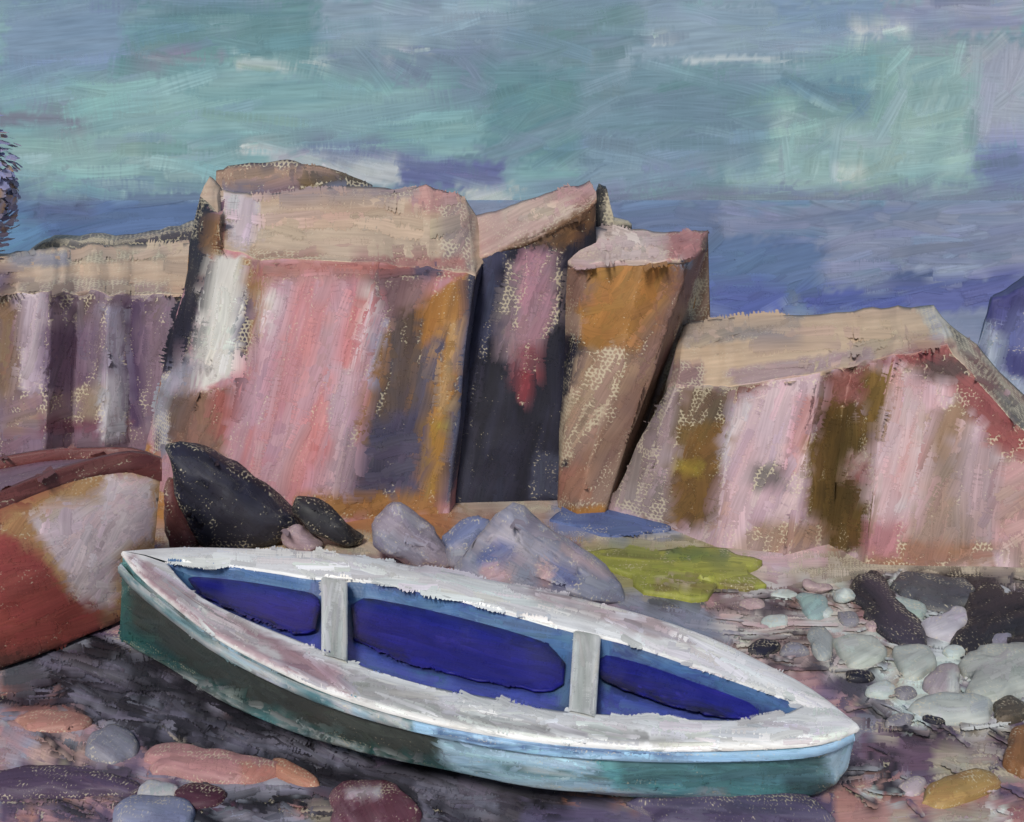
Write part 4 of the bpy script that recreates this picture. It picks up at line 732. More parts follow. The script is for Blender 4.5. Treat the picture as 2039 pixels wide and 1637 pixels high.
# ------------------------------------------------------------------ loose stones
STONES = [
 # name, outline, base row, depth, colours, angle, width, length, label, extra zones
 ('dark_boulder', [(330, 880), (395, 888), (434, 905), (505, 952), (566, 1000), (604, 1034), (588, 1062), (548, 1090), (400, 1094), (352, 1000)], 1088, .3, NIGHT + [(62, 60, 80)], -40, 28, 100, 'large black boulder at the foot of the pink faced rock', [Z((420, 990, 560, 1090), [(52, 50, 62)], -30, 24, 80, 1.2)]),
 ('red_rock', [(328, 950), (356, 950), (392, 1030), (408, 1090), (334, 1096)], 1092, .2, [(112, 56, 54), (122, 62, 58), (98, 50, 54)], -66, 22, 80, 'dark red pointed rock between the red boat and the black boulder', []),
 ('leaning_slab', [(594, 990), (640, 1000), (724, 1066), (718, 1090), (690, 1090), (600, 1040), (578, 1014)], 1090, .16, [(44, 42, 48), (50, 48, 56), (40, 40, 46)], -30, 24, 90, 'black slab leaning behind the far gunwale of the white boat', []),
 ('pale_stone', [(556, 1050), (590, 1040), (640, 1070), (650, 1092), (560, 1094)], 1093, .12, [(180, 146, 144), (168, 138, 150), (160, 128, 120)], -20, 18, 50, 'small pinkish stone just left of the black leaning slab', []),
 ('lilac_slab', [(736, 1050), (770, 1004), (800, 1004), (880, 1070), (920, 1130), (830, 1128), (740, 1090)], 1125, .22, [(160, 146, 160), (150, 136, 152), (166, 150, 158)], -36, 24, 100, 'mauve slab of rock lying left of the blue lilac heap', [Z([(726, 1060), (780, 1060), (860, 1110), (830, 1130), (740, 1090)], LILAC, -34, 20, 80, 2.2), Z([(770, 1010), (800, 1005), (850, 1050), (830, 1060)], [(176, 170, 184)], -40, 14, 60, 1.6)]),
 ('blue_rock', [(884, 1072), (920, 1040), (966, 1030), (985, 1070), (960, 1110), (920, 1130), (880, 1120)], 1125, .2, [(112, 124, 170), (120, 130, 174), (138, 142, 172)], 40, 24, 70, 'blue rock wedged between the mauve slab and the grey lilac peak', [Z((880, 1090, 950, 1140), LILAC, 10, 20, 60, 1.6)]),
 ('lilac_peak', [(900, 1140), (945, 1070), (1000, 1004), (1035, 1010), (1090, 1060), (1180, 1110), (1250, 1170), (1240, 1200), (1080, 1190), (920, 1160)], 1195, .34, LILAC + [(166, 158, 172)], -34, 26, 100, 'pointed grey lilac rock directly behind the middle of the white boat', [Z([(950, 1100), (1000, 1074), (1024, 1086), (1010, 1112), (950, 1130)], [(96, 108, 164), (104, 114, 168)], 26, 22, 60, 2.8, jit=4), Z((955, 1124, 1015, 1160), [(196, 154, 160), (188, 148, 156)], 20, 18, 50, 2.0, jit=4), Z([(1090, 1122), (1140, 1128), (1176, 1168), (1110, 1164)], [(94, 102, 158), (104, 110, 162)], -34, 20, 70, 2.6, jit=4), Z((1070, 1124, 1096, 1170), [(198, 156, 160)], 60, 14, 40, 1.4), Z([(1120, 1080), (1240, 1150), (1230, 1170), (1110, 1100)], [(190, 164, 168), (160, 154, 166)], -34, 14, 70, 1.4), Z((1150, 1150, 1250, 1200), [(140, 144, 168), (130, 134, 156)], -28, 20, 80, 1.8)]),
 ('pale_stone', [(1585, 1196), (1612, 1184), (1644, 1194), (1652, 1220), (1632, 1244), (1600, 1240)], 1244, .13, [(156, 186, 182), (150, 180, 178), (170, 190, 184)], 40, 20, 60, 'pale teal stone nearest the right end of the green weed', []),
 ('pale_stone', [(1606, 1262), (1636, 1250), (1662, 1268), (1658, 1304), (1636, 1318), (1612, 1290)], 1316, .1, [(172, 178, 174), (160, 168, 168)], -50, 18, 60, 'narrow grey white stone behind the right tip of the white boat', []),
 ('pale_stone', [(1654, 1282), (1700, 1270), (1752, 1282), (1766, 1306), (1740, 1336), (1700, 1334), (1670, 1312)], 1336, .18, [(184, 192, 180), (192, 198, 186), (176, 186, 176)], 28, 24, 80, 'largest pale greenish white stone between two grey ones', []),
 ('pale_stone', [(1778, 1300), (1820, 1290), (1866, 1298), (1860, 1336), (1830, 1358), (1790, 1344)], 1354, .16, [(178, 188, 178), (186, 192, 184)], 30, 22, 70, 'pale stone just above the round pinkish stone', []),
 ('pale_stone', [(1768, 1200), (1800, 1196), (1842, 1212), (1844, 1232), (1812, 1240), (1784, 1226)], 1240, .13, [(160, 184, 176), (176, 192, 184)], -18, 20, 60, 'pale teal wedge of stone lodged on the black ledge', []),
 ('pale_stone', [(1826, 1250), (1868, 1236), (1908, 1214), (1928, 1220), (1926, 1256), (1904, 1280), (1862, 1274), (1836, 1264)], 1280, .17, [(200, 194, 202), (190, 182, 194), (206, 202, 204)], 22, 18, 80, 'white lilac stone on the black ledge, brightest of the pile', []),
 ('round_stone', [(1838, 1372), (1850, 1342), (1884, 1328), (1912, 1340), (1916, 1372), (1900, 1392), (1864, 1394)], 1394, .16, [(176, 158, 162), (166, 150, 158), (184, 172, 172)], 60, 18, 50, 'round pinkish grey stone in the middle of the pale pile', [Z((1890, 1340, 1916, 1392), [(196, 200, 194)], 84, 12, 40, 1.8)]),
 ('pale_stone', [(1916, 1320), (1970, 1296), (2060, 1292), (2100, 1340), (2070, 1400), (1960, 1404), (1920, 1372)], 1404, .3, [(186, 190, 180), (178, 184, 174), (168, 172, 164)], 20, 22, 70, 'big greyish white boulder cut by the right edge', []),
 ('pale_stone', [(1818, 1420), (1840, 1396), (1900, 1392), (1966, 1400), (1990, 1424), (1960, 1446), (1860, 1448)], 1448, .2, [(184, 190, 184), (176, 184, 178), (192, 196, 190)], 8, 22, 80, 'long flat pale stone lowest in the pile on the right', []),
 ('olive_stone', [(1976, 1412), (2010, 1394), (2040, 1404), (2046, 1434), (2010, 1448), (1980, 1440)], 1446, .14, [(98, 88, 72), (84, 76, 66), (112, 92, 70)], 10, 18, 50, 'small olive brown stone beside the long flat pale stone', []),
 ('lilac_stone', [(1962, 1256), (1990, 1234), (2014, 1240), (2018, 1280), (1990, 1296), (1964, 1288)], 1294, .12, [(140, 136, 152), (128, 124, 142)], 60, 18, 50, 'lilac grey stone right of the black ledge', []),
 ('pale_stone', [(1960, 1186), (1984, 1172), (2020, 1180), (2030, 1200), (2000, 1212), (1970, 1206)], 1212, .12, [(186, 196, 202), (198, 204, 208)], -10, 14, 50, 'small bluish white stone on the black rock at the right edge', []),
 ('black_ledge', [(1684, 1180), (1720, 1140), (1764, 1160), (1790, 1210), (1856, 1260), (1840, 1300), (1770, 1280), (1720, 1230)], 1292, .16, [(58, 54, 64), (48, 46, 54), (70, 62, 78)], -42, 24, 90, 'black ledge of rock slanting down behind the pale stones', []),
 ('black_ledge', [(1780, 1150), (1860, 1150), (1950, 1170), (1940, 1210), (1880, 1222), (1820, 1204), (1776, 1180)], 1216, .2, [(92, 92, 98), (78, 78, 86), (104, 106, 108)], -14, 18, 80, 'grey black ledge below the foot of the long low rock', []),
 ('black_ledge', [(1920, 1190), (1960, 1170), (2080, 1190), (2090, 1250), (2040, 1262), (1960, 1300), (1900, 1310), (1880, 1288), (1924, 1260)], 1300, .2, [(44, 42, 48), (52, 48, 56), (40, 38, 44)], 24, 24, 80, 'black rock at the right edge above the big greyish boulder', []),
 ('black_ledge', [(2000, 1280), (2060, 1270), (2070, 1310), (2010, 1312)], 1310, .12, [(44, 42, 46), (56, 52, 58)], 10, 20, 50, 'tiny black rock at the right edge on top of the greyish boulder', []),
 ('orange_boulder', [(2006, 1480), (2030, 1440), (2100, 1436), (2120, 1560), (2030, 1566), (2008, 1530)], 1566, .2, [(158, 100, 52), (148, 92, 50), (166, 108, 58)], 84, 26, 80, 'orange brown boulder cut by the right edge', []),
 ('ochre_stone', [(1816, 1606), (1860, 1566), (1930, 1544), (1992, 1552), (1996, 1572), (1930, 1600), (1870, 1616)], 1612, .14, [(176, 134, 66), (184, 144, 72), (168, 118, 64), (190, 156, 80)], 16, 20, 90, 'flat yellow ochre stone in the lower right corner', []),
 ('lilac_stone', [(1790, 1574), (1820, 1552), (1848, 1560), (1838, 1584), (1804, 1592)], 1592, .08, [(186, 168, 176), (176, 156, 162)], 30, 14, 50, 'small lilac stone touching the flat ochre stone', []),
 ('salmon_stone', [(270, 1516), (320, 1486), (420, 1504), (560, 1530), (572, 1560), (470, 1566), (330, 1552)], 1562, .15, [(196, 134, 132), (186, 124, 124), (202, 146, 142)], -14, 24, 90, 'long salmon pink stone on the painted shadow below the white boat', [Z((480, 1520, 570, 1566), [(184, 112, 98), (196, 132, 112)], 50, 18, 50, 1.6)]),
 ('salmon_stone', [(34, 1436), (80, 1420), (150, 1426), (184, 1440), (160, 1456), (60, 1462)], 1460, .1, [(180, 114, 98), (190, 128, 112), (172, 102, 90)], 8, 18, 80, 'flat reddish stone near the left edge under the painted shadow', []),
 ('maroon_stone', [(338, 1590), (366, 1568), (440, 1572), (460, 1590), (430, 1616), (356, 1614)], 1614, .1, [(92, 46, 64), (84, 40, 58), (104, 56, 72)], -6, 20, 70, 'small maroon stone in front of the long salmon stone', []),
 ('white_stone', [(276, 1578), (300, 1560), (352, 1566), (360, 1590), (320, 1606), (280, 1604)], 1604, .09, [(206, 202, 196), (196, 194, 194), (184, 184, 196)], 10, 18, 60, 'small white stone left of the small maroon one', []),
 ('blue_stone', [(236, 1640), (250, 1606), (320, 1596), (390, 1612), (410, 1660), (300, 1680)], 1668, .14, [(126, 134, 172), (136, 142, 176), (146, 148, 170)], -6, 22, 80, 'blue lilac stone at the bottom edge below the white stone', []),
 ('orange_stone', [(534, 1536), (552, 1516), (600, 1536), (640, 1566), (600, 1572), (560, 1560)], 1570, .09, [(196, 128, 98), (184, 112, 88)], -30, 14, 50, 'small orange stone at the end of the long salmon stone', []),
 ('maroon_stone', [(650, 1600), (700, 1566), (790, 1572), (830, 1600), (830, 1680), (660, 1680)], 1676, .16, [(124, 72, 88), (112, 56, 74), (136, 92, 106), (98, 46, 64)], -60, 22, 70, 'broad maroon stone at the bottom edge below the middle of the boat', [Z((690, 1566, 760, 1590), [(196, 190, 196), (176, 150, 160)], 26, 12, 60, 1.4)]),
 ('purple_stone', [(1280, 1610), (1330, 1588), (1500, 1584), (1640, 1592), (1664, 1630), (1600, 1670), (1300, 1670)], 1660, .2, [(98, 88, 124), (90, 80, 116), (108, 98, 130), (84, 70, 106)], -4, 26, 130, 'long purple stone at the bottom edge under the right end of the boat', []),
 ('purple_stone', [(-40, 1560), (20, 1530), (140, 1540), (270, 1560), (262, 1590), (120, 1590), (-30, 1590)], 1590, .16, [(92, 70, 100), (84, 64, 92), (104, 82, 112)], -8, 26, 120, 'flat dark purple stone in the lower left corner', []),
 ('grey_stone', [(180, 1470), (220, 1440), (262, 1458), (280, 1500), (236, 1530), (180, 1510)], 1528, .11, [(140, 140, 156), (130, 130, 148), (154, 150, 160)], -40, 20, 70, 'grey lilac stone left of the long salmon stone', []),
]
for qx, qy, r_, kind in ((1500, 1206, 26, 2), (1548, 1244, 30, 0), (1520, 1290, 30, 1), (1580, 1300, 26, 3), (1640, 1226, 22, 0), (1690, 1236, 24, 3), (1712, 1352, 26, 1), (1756, 1380, 30, 0), (1800, 1384, 22, 3), (1772, 1258, 24, 0), (1740, 1250, 18, 2), (1900, 1300, 24, 0), (1944, 1290, 20, 1), (1790, 1440, 26, 3), (2000, 1330, 26, 0), (1870, 1410, 20, 2), (1680, 1186, 26, 0), (1620, 1168, 24, 2), (1560, 1190, 22, 0), (1860, 1440, 22, 1)):
    a0 = U(0, 6); poly = [(qx + r_ * U(.8, 1.5) * math.cos(a0 + k), qy + r_ * U(.35, .65) * math.sin(a0 + k)) for k in (0, 1.1, 2.1, 3.2, 4.2, 5.3)]
    cc = [TEALW, NIGHT, [(196, 164, 164), (184, 150, 152)], [(150, 146, 156), (128, 124, 136)]][kind]
    STONES.append(('stone_chip', poly, qy + r_ * .5, .08, cc, U(-30, 30), 14, 50, ['pale chip of stone scattered in the rubble right of the white boat', 'black chip of stone scattered in the rubble right of the white boat', 'pink chip of stone scattered in the rubble right of the white boat', 'mid grey chip of stone scattered in the rubble right of the white boat'][kind], []))
for nm, poly, by, t, cols, ang, w, l, lab, ex in STONES:
    D = F * H / (by - HY) + t * .25
    v, f = stone(poly, D, t, amp=.045, sc=4.5) if by < 1200 else flat_stone(poly, min(.1, .3 * t + .015))
    zz = [Z(poly, cols, ang, w, l, 2.2, jit=4)] + ex
    p = Part(D, cols).base(v, f, zz, cvs=.5); p.allround(.7, w, l * .7); p.zones(zz)
    cat = 'stone' if nm == 'stone_chip' else nm.split('_')[-1]
    grp = {'pale_stone': 'pale stones on the shore', 'black_ledge': 'black ledges among the pale stones', 'salmon_stone': 'salmon stones', 'maroon_stone': 'maroon stones', 'purple_stone': 'purple stones', 'lilac_stone': 'lilac stones', 'stone_chip': 'stone chips in the rubble'}.get(nm)
    tag(p.build(nm, M_ROCK), lab, cat, grp)
# ------------------------------------------------------------------ the white boat
def line(pts, n, zf=None):
    """picture polyline -> n+1 points of a gunwale line, height from zf(x)"""
    s = resample(smooth([(a, b, 0) for a, b in pts], 2), n)
    return [PZ(q.x, q.y, zf(q.x)) for q in s]
def zg(x): t = (x - 247) / (1710 - 247); return .60 - .19 * t - .12 * math.sin(math.pi * max(0, min(1, t))) * .6
def white_boat():
    N = 40
    near = line([(245, 1101), (278, 1144), (357, 1207), (435, 1266), (514, 1308), (631, 1364), (749, 1404), (867, 1434), (984, 1456), (1111, 1474), (1322, 1487), (1533, 1482), (1640, 1474), (1706, 1446)], N, zg)
    far = line([(245, 1101), (357, 1092), (475, 1095), (592, 1099), (710, 1108), (820, 1130), (956, 1154), (1136, 1190), (1300, 1232), (1427, 1277), (1533, 1331), (1617, 1374), (1706, 1446)], N, zg)
    ni = line([(333, 1126), (376, 1179), (435, 1213), (514, 1248), (612, 1287), (690, 1320), (788, 1354), (900, 1382), (984, 1394), (1111, 1422), (1216, 1428), (1364, 1438), (1490, 1440), (1560, 1430), (1600, 1410)], N, zg)
    fi = line([(333, 1122), (435, 1126), (553, 1142), (624, 1156), (690, 1154), (788, 1168), (906, 1195), (1026, 1226), (1140, 1260), (1212, 1274), (1280, 1293), (1448, 1352), (1600, 1407)], N, zg)
    chine = []
    ch = resample(smooth([(a, b, 0) for a, b in [(238, 1272), (262, 1290), (318, 1318), (357, 1342), (420, 1386), (490, 1420), (592, 1462), (710, 1497), (828, 1522), (926, 1540), (1069, 1572), (1237, 1580), (1448, 1582), (1600, 1578), (1660, 1566), (1688, 1530)]], 2), N)
    for q in ch:
        t = (q.x - 238) / 1450; z = .05 + .1 * math.sin(math.pi * t) + (.12 * max(0, (t - .93) / .07) ** 2)
        chine.append(PZ(q.x, q.y, z))
    a0, a1 = (near[0] + chine[0]) / 2, (near[-1] + chine[-1]) / 2
    ax = (a1 - a0); ax.z = 0; ax.normalize(); nr = Vector((-ax.y, ax.x, 0))
    def mirror(q):
        d = (q - a0).dot(nr); return q - nr * (2 * d)
    c = (a0 + a1) / 2
    r = root('rowing_boat', (c.x, c.y, 0), 'white rimmed rowing boat with green hull and deep blue inside beached on the stones', 'boat')
    # hull skin: near side, bottom, far side
    rows = []
    for i in range(N + 1):
        n, fr, k = near[i], far[i], chine[i]; m = mirror(k)
        end = min(i, N - i) / N
        if i in (0, N): m = k + nr * .01
        row = [n - Vector((0, 0, .02)) + (k - n) * 0]
        for s in (.25, .5, .75): row.append(n.lerp(k, s) + (-nr * .03 * math.sin(math.pi * s) * min(1, end * 8)))
        row.append(k)
        low = Vector((0, 0, -.11)) * min(1, end * 6)
        row += [k.lerp(m, s) + low for s in (.15, .5, .85)] + [m]
        for s in (.33, .66): row.append(m.lerp(fr, s) + nr * .03 * min(1, end * 8))
        row.append(fr - Vector((0, 0, .02))); rows.append(row)
    v, f = grid(rows)
    GR = [(64, 74, 70), (58, 66, 62), (72, 80, 74), (60, 74, 72)]; TG = [(36, 98, 96), (44, 106, 102), (30, 88, 88)]
    TE = [(94, 182, 190), (104, 192, 198), (86, 170, 178), (126, 206, 212)]; LBL = [(170, 214, 240), (180, 222, 244), (156, 204, 232)]
    zs = [Z((220, 1090, 1720, 1600), TE, 0, 20, 130, 1.6, cv=.1),
          Z([(236, 1110), (280, 1150), (440, 1275), (640, 1375), (900, 1450), (1000, 1540), (700, 1500), (420, 1390), (236, 1275)], GR, -34, 22, 150, 3.0, jit=4, spread=7, cv=.1), Z([(640, 1375), (900, 1450), (1010, 1500), (960, 1545), (640, 1478)], GR + [(70, 84, 80)], -19, 20, 150, 2.6, spread=5),  # the hull's darker left end is shading painted into its green
          Z([(228, 1108), (262, 1128), (262, 1270), (290, 1300), (270, 1310), (228, 1270)], TG, 86, 18, 80, 2.4, jit=3), Z([(240, 1270), (330, 1326), (500, 1420), (720, 1500), (940, 1544), (900, 1522), (700, 1478), (500, 1398), (330, 1304), (268, 1254)], TG, -25, 16, 90, 2.4, jit=3, spread=8), Z([(270, 1290), (420, 1384), (600, 1462), (840, 1530), (830, 1520), (600, 1448), (420, 1368)], [(196, 204, 200), (186, 200, 200)], -25, 7, 40, .9, spread=14),
          Z([(300, 1160), (440, 1268), (640, 1368), (860, 1440), (860, 1450), (640, 1382), (430, 1278), (300, 1176)], LBL + [(196, 206, 208), (90, 140, 150)], -30, 8, 70, 1.8, spread=5, jit=3),
          Z([(860, 1440), (1100, 1480), (1320, 1500), (1320, 1590), (1060, 1580), (900, 1540)], LBL + [(110, 160, 172), (92, 126, 128), (180, 206, 216)], -7, 10, 130, 3.0, spread=4, cv=.4), Z([(1180, 1510), (1700, 1490), (1680, 1560), (1500, 1582), (1230, 1580)], TE, 1, 20, 140, 2.6, spread=4), Z((1240, 1500, 1690, 1560), [(104, 158, 166), (66, 118, 124)], 2, 9, 110, .7, spread=4), Z([(1636, 1480), (1704, 1450), (1700, 1520), (1660, 1560)], LBL + [(166, 202, 226)], 60, 18, 60, 2.2), Z([(1000, 1560), (1240, 1574), (1500, 1576), (1500, 1586), (1240, 1586), (1000, 1572)], [(186, 204, 206), (160, 190, 196)], -2, 8, 50, 1.3), Z((1560, 1555, 1660, 1584), [(70, 112, 116), (60, 92, 96)], 12, 14, 50, 1.2)]
    p = Part(6.2, GR + TE).base(v, f, zs); p.allround(.5, 20, 110, up=ax); p.zones(zs); p.build('hull', M_BOAT, r)
    # broad white gunwale deck
    top, bot = [], []
    cl = near[0]; cr = near[-1]
    def ringpts(out, inn):
        return [(o, n) for o, n in zip(out, inn)]
    ol = near + far[::-1][1:]; il = ni + fi[::-1][1:]
    outv = []
    for o, n in zip(ol, il):
        d = (o - n); d.z = 0; d = d.normalized() if d.length > 1e-4 else Vector()
        outv.append([o + d * .012 + Vector((0, 0, -.022)), o + d * .018 + Vector((0, 0, -.006)), o + Vector((0, 0, .012)), o.lerp(n, .5) + Vector((0, 0, .022)), n + Vector((0, 0, .012)), n + Vector((0, 0, -.05))])
    v, f = grid(outv)
    W = [(255, 254, 248), (248, 246, 240), (255, 255, 252), (238, 236, 230)]
    zs = [Z((220, 1070, 1740, 1510), W, -12, 18, 110, 2.0, cv=.0), Z([(250, 1090), (480, 1092), (700, 1104), (700, 1150), (480, 1130), (340, 1120)], W, -3, 20, 130, 2.6), Z([(700, 1105), (960, 1150), (1200, 1200), (1200, 1270), (900, 1190), (700, 1150)], W + [(206, 206, 208)], -13, 20, 130, 2.6, spread=5), Z([(1180, 1200), (1430, 1270), (1610, 1370), (1710, 1440), (1600, 1405), (1450, 1345), (1250, 1280)], W, -26, 20, 130, 2.6, spread=5),
          Z([(1050, 1170), (1300, 1228), (1400, 1280), (1300, 1270), (1060, 1190)], [(206, 176, 176), (212, 190, 188), (196, 186, 192)], -18, 10, 60, 1.4),
          Z([(250, 1104), (290, 1120), (420, 1210), (560, 1280), (720, 1350), (730, 1395), (560, 1330), (420, 1262), (300, 1165)], [(190, 150, 156), (182, 142, 148), (198, 164, 168)], -32, 20, 120, 3.0, jit=3, spread=6), Z([(300, 1150), (430, 1250), (560, 1320), (560, 1300), (430, 1226)], [(214, 208, 204), (206, 196, 194)], -34, 8, 50, 1.1, spread=10),
          Z([(680, 1330), (900, 1400), (1100, 1440), (1300, 1455), (1300, 1480), (1100, 1470), (900, 1440), (700, 1390)], [(186, 184, 178), (200, 198, 192), (176, 174, 168), (212, 210, 204)], -12, 13, 110, 2.8, spread=6), Z([(880, 1385), (1100, 1425), (1400, 1442), (1400, 1460), (1100, 1446), (880, 1412)], W, -8, 10, 60, 1.6, spread=12), Z([(1280, 1440), (1600, 1415), (1700, 1440), (1690, 1470), (1300, 1486)], W + [(204, 202, 192)], 2, 18, 100, 2.6, spread=8)]
    for z in zs: z['cv'] = 0
    p = Part(6.2, W).base(v, f, zs, cvs=.0, closed=False); p.cover = .6; p.vary = .06; p.zones(zs); p.build('gunwale', M_BOAT, r)
    # inner lining: dished, deeper in the middle
    rows = []
    for a, b in zip(ni, fi):
        w = (b - a); wd = w.length; d = w.normalized() if wd > 1e-4 else nr
        dep = min(.12, wd * .22); rr = []
        for s, z in ((0, -.02), (.03, -.45), (.14, -.9), (.5, -1), (.86, -1), (.97, -.85), (1, -.02)):
            rr.append(a + w * s + Vector((0, 0, z * dep)))
        rows.append(rr)
    v, f = grid(rows)
    BB = [(78, 94, 214), (70, 86, 204), (88, 108, 220)]; SB = [(76, 124, 182), (66, 112, 172), (90, 136, 188), (84, 112, 156)]
    zs = [Z((320, 1110, 1620, 1450), [(50, 60, 140), (60, 80, 150)], -13, 20, 120, 1.8, cv=.0),
          Z([(330, 1120), (440, 1125), (640, 1155), (640, 1185), (440, 1150), (370, 1150)], SB, -10, 16, 90, 2.6), Z([(330, 1120), (400, 1150), (376, 1180)], [(74, 124, 172)], -40, 14, 50, 2), Z([(690, 1155), (900, 1195), (1150, 1262), (1150, 1300), (900, 1230), (700, 1185)], SB, -14, 16, 90, 2.6), Z((688, 1150, 726, 1330), [(66, 108, 160), (58, 100, 150)], 86, 16, 70, 2.2), Z((620, 1160, 650, 1300), [(80, 100, 170), (76, 104, 160)], 86, 14, 60, 2.0), Z([(1090, 1270), (1150, 1265), (1140, 1420), (1080, 1400)], SB, 76, 18, 70, 2.2), Z([(1195, 1275), (1290, 1295), (1500, 1370), (1600, 1410), (1580, 1430), (1450, 1380), (1230, 1300)], SB, -18, 16, 90, 2.4), Z((1195, 1270, 1220, 1430), SB, 84, 14, 60, 2.0),
          Z([(420, 1200), (520, 1220), (640, 1260), (650, 1310), (560, 1270)], BB, -24, 18, 70, 2.8), Z([(690, 1270), (800, 1320), (950, 1365), (1110, 1390), (1100, 1430), (950, 1400), (780, 1360), (690, 1325)], BB + SB[:1], -14, 18, 80, 2.8), Z([(1195, 1370), (1300, 1400), (1450, 1425), (1500, 1440), (1300, 1440), (1195, 1425)], BB + SB[:1], -8, 16, 80, 2.4)]
    for z in zs: z['cv'] = 0
    p = Part(6.2, [(60, 80, 150)]).base(v, f, zs, cvs=.0, closed=False); p.zones(zs); p.build('inner_lining', M_BOAT, r)
    # three ultramarine bottom boards
    UL = [(30, 28, 166), (24, 24, 150), (38, 36, 176), (32, 30, 160)]; DK = [(34, 30, 62), (38, 34, 76)]
    for poly in ([(372, 1152), (420, 1142), (520, 1158), (622, 1182), (632, 1200), (622, 1246), (590, 1252), (500, 1222), (420, 1190)],
                 [(712, 1215), (740, 1198), (860, 1215), (1000, 1250), (1085, 1285), (1118, 1318), (1110, 1352), (1080, 1366), (960, 1345), (820, 1312), (716, 1272)],
                 [(1204, 1320), (1230, 1298), (1290, 1308), (1420, 1348), (1510, 1386), (1530, 1418), (1440, 1420), (1320, 1390), (1205, 1352)]):
        bx, by_ = sum(q[0] for q in poly) / len(poly), sum(q[1] for q in poly) / len(poly)
        poly = [(bx + (q[0] - bx) * 1.06, by_ + (q[1] - by_) * 1.13) for q in poly]
        loop = [Vector((q.x + U(-3, 3), q.y + U(-2.5, 2.5), 0)) for q in resample([(a, b, 0) for a, b in poly + [poly[0]]], 46)[:-1]]
        xm = sum(q.x for q in loop) / len(loop); zz = zg(xm) - .112
        if xm < 600: zz = zg(xm) - .1
        if xm > 1200: zz = zg(xm) - .1
        ring = [PZ(q.x, q.y, zz + .022 + zg(q.x) - zg(xm)) for q in loop]; cc = sum(ring, Vector()) / len(ring); n = len(ring)
        v = [cc + Vector((0, 0, .004))] + [cc.lerp(q, .95) for q in ring] + [q - Vector((0, 0, .003)) for q in ring] + [q - Vector((0, 0, .014)) for q in ring] + [cc - Vector((0, 0, .014))]; f = []
        for i in range(n):
            j = (i + 1) % n; f += [(0, 1 + i, 1 + j), (1 + i, 1 + n + i, 1 + n + j, 1 + j), (1 + n + i, 1 + 2 * n + i, 1 + 2 * n + j, 1 + n + j), (1 + 2 * n + i, 1 + 3 * n, 1 + 2 * n + j)]
        zz = [Z(poly, UL, -15 if xm < 1100 else -17, 15, 150, 4.0, cv=0)]
        for e0, e1 in zip(poly, poly[1:] + poly[:1]):
            if math.hypot(e1[0] - e0[0], e1[1] - e0[1]) > 40 and R() < .75:
                ux, uy = (e1[0] - e0[0]), (e1[1] - e0[1]); ll = math.hypot(ux, uy); nx, ny = -uy / ll * 7, ux / ll * 7
                zz.append(Z([(e0[0] + nx, e0[1] + ny), (e1[0] + nx, e1[1] + ny), (e1[0] - nx * .6, e1[1] - ny * .6), (e0[0] - nx * .6, e0[1] - ny * .6)], DK, math.degrees(math.atan2(-uy, ux)), 9, 70, 2.4, cv=0))
        cxm, cym = sum(q[0] for q in poly) / len(poly), sum(q[1] for q in poly) / len(poly)
        for _ in range(5):
            qx, qy = cxm + U(-.36, .36) * (poly[6][0] - poly[0][0] + 200), cym + U(-22, 22)
            zz.append(Z([(qx - 60, qy - 2 - 16), (qx + 60, qy - 4 + 16), (qx + 60, qy + 2 + 16), (qx - 60, qy + 3 - 16)], [(26, 18, 120), (60, 50, 196)][_ % 2:_ % 2 + 1], -16, 8, 80, 1.6, cv=0))
        p = Part(6.2, UL).base(v, f, zz, cvs=.0); p.cover = 1.3; p.zones(zz)
        p.build('bottom_board', M_BOAT, r)
    # two thwarts
    for x0, x1, yt, yb, xs in ((640, 692, 1160, 1312, 0), (1142, 1196, 1268, 1424, -10)):
        z = zg((x0 + x1) / 2) + .004
        c4 = [PZ(x0, yt - 6, z), PZ(x1, yt + 4, z), PZ(x1 + xs, yb + 12, z), PZ(x0 + xs, yb - 2, z)]
        rows = []
        for i in range(9):
            a, b = c4[0].lerp(c4[3], i / 8), c4[1].lerp(c4[2], i / 8); dz = Vector((0, 0, .02)); w = (b - a)
            rows.append([a - dz, a + w * .0 + dz * .4, a + w * .08 + dz, a + w * .5 + dz * 1.1, a + w * .92 + dz, b + dz * .4, b - dz, a + w * .5 - dz, a - dz])
        v, f = grid(rows)
        p = Part(6.2, [(178, 182, 172)])
        zz = ([Z(box(x0 + xs - 4, yt - 10, x1 + 4, yb + 14), [(206, 210, 198), (192, 198, 186), (218, 220, 210), (182, 188, 178)], 88, 14, 90, 3.0, jit=3, spread=5), Z([(x0 - 4, yt), (x0 + 12, yt), (x0 + xs + 12, yb), (x0 + xs - 6, yb)], [(240, 240, 232), (230, 232, 224)], 88, 12, 60, 2.4, jit=2), Z([(x1 - 12, yt), (x1 + 4, yt), (x1 + xs + 4, yb), (x1 + xs - 12, yb)], [(242, 242, 234)], 88, 12, 60, 2.4, jit=2)])
        for z in zz: z['cv'] = 0
        p.base(v, f, zz, cvs=.0); p.zones(zz)
        p.build('thwart', M_BOAT, r)
    # pale blue rub rail under the near gunwale, running to the right end
    rows = []
    for i in range(N + 1):
        n, k = near[i], chine[i]
        a = n.lerp(k, .17) - nr * .012; rows.append([a + Vector((0, 0, .028)), a - nr * .03 + Vector((0, 0, .02)), a - nr * .03 - Vector((0, 0, .02)), a - Vector((0, 0, .03)), a + nr * .02, a + Vector((0, 0, .028))])
    v, f = grid(rows)
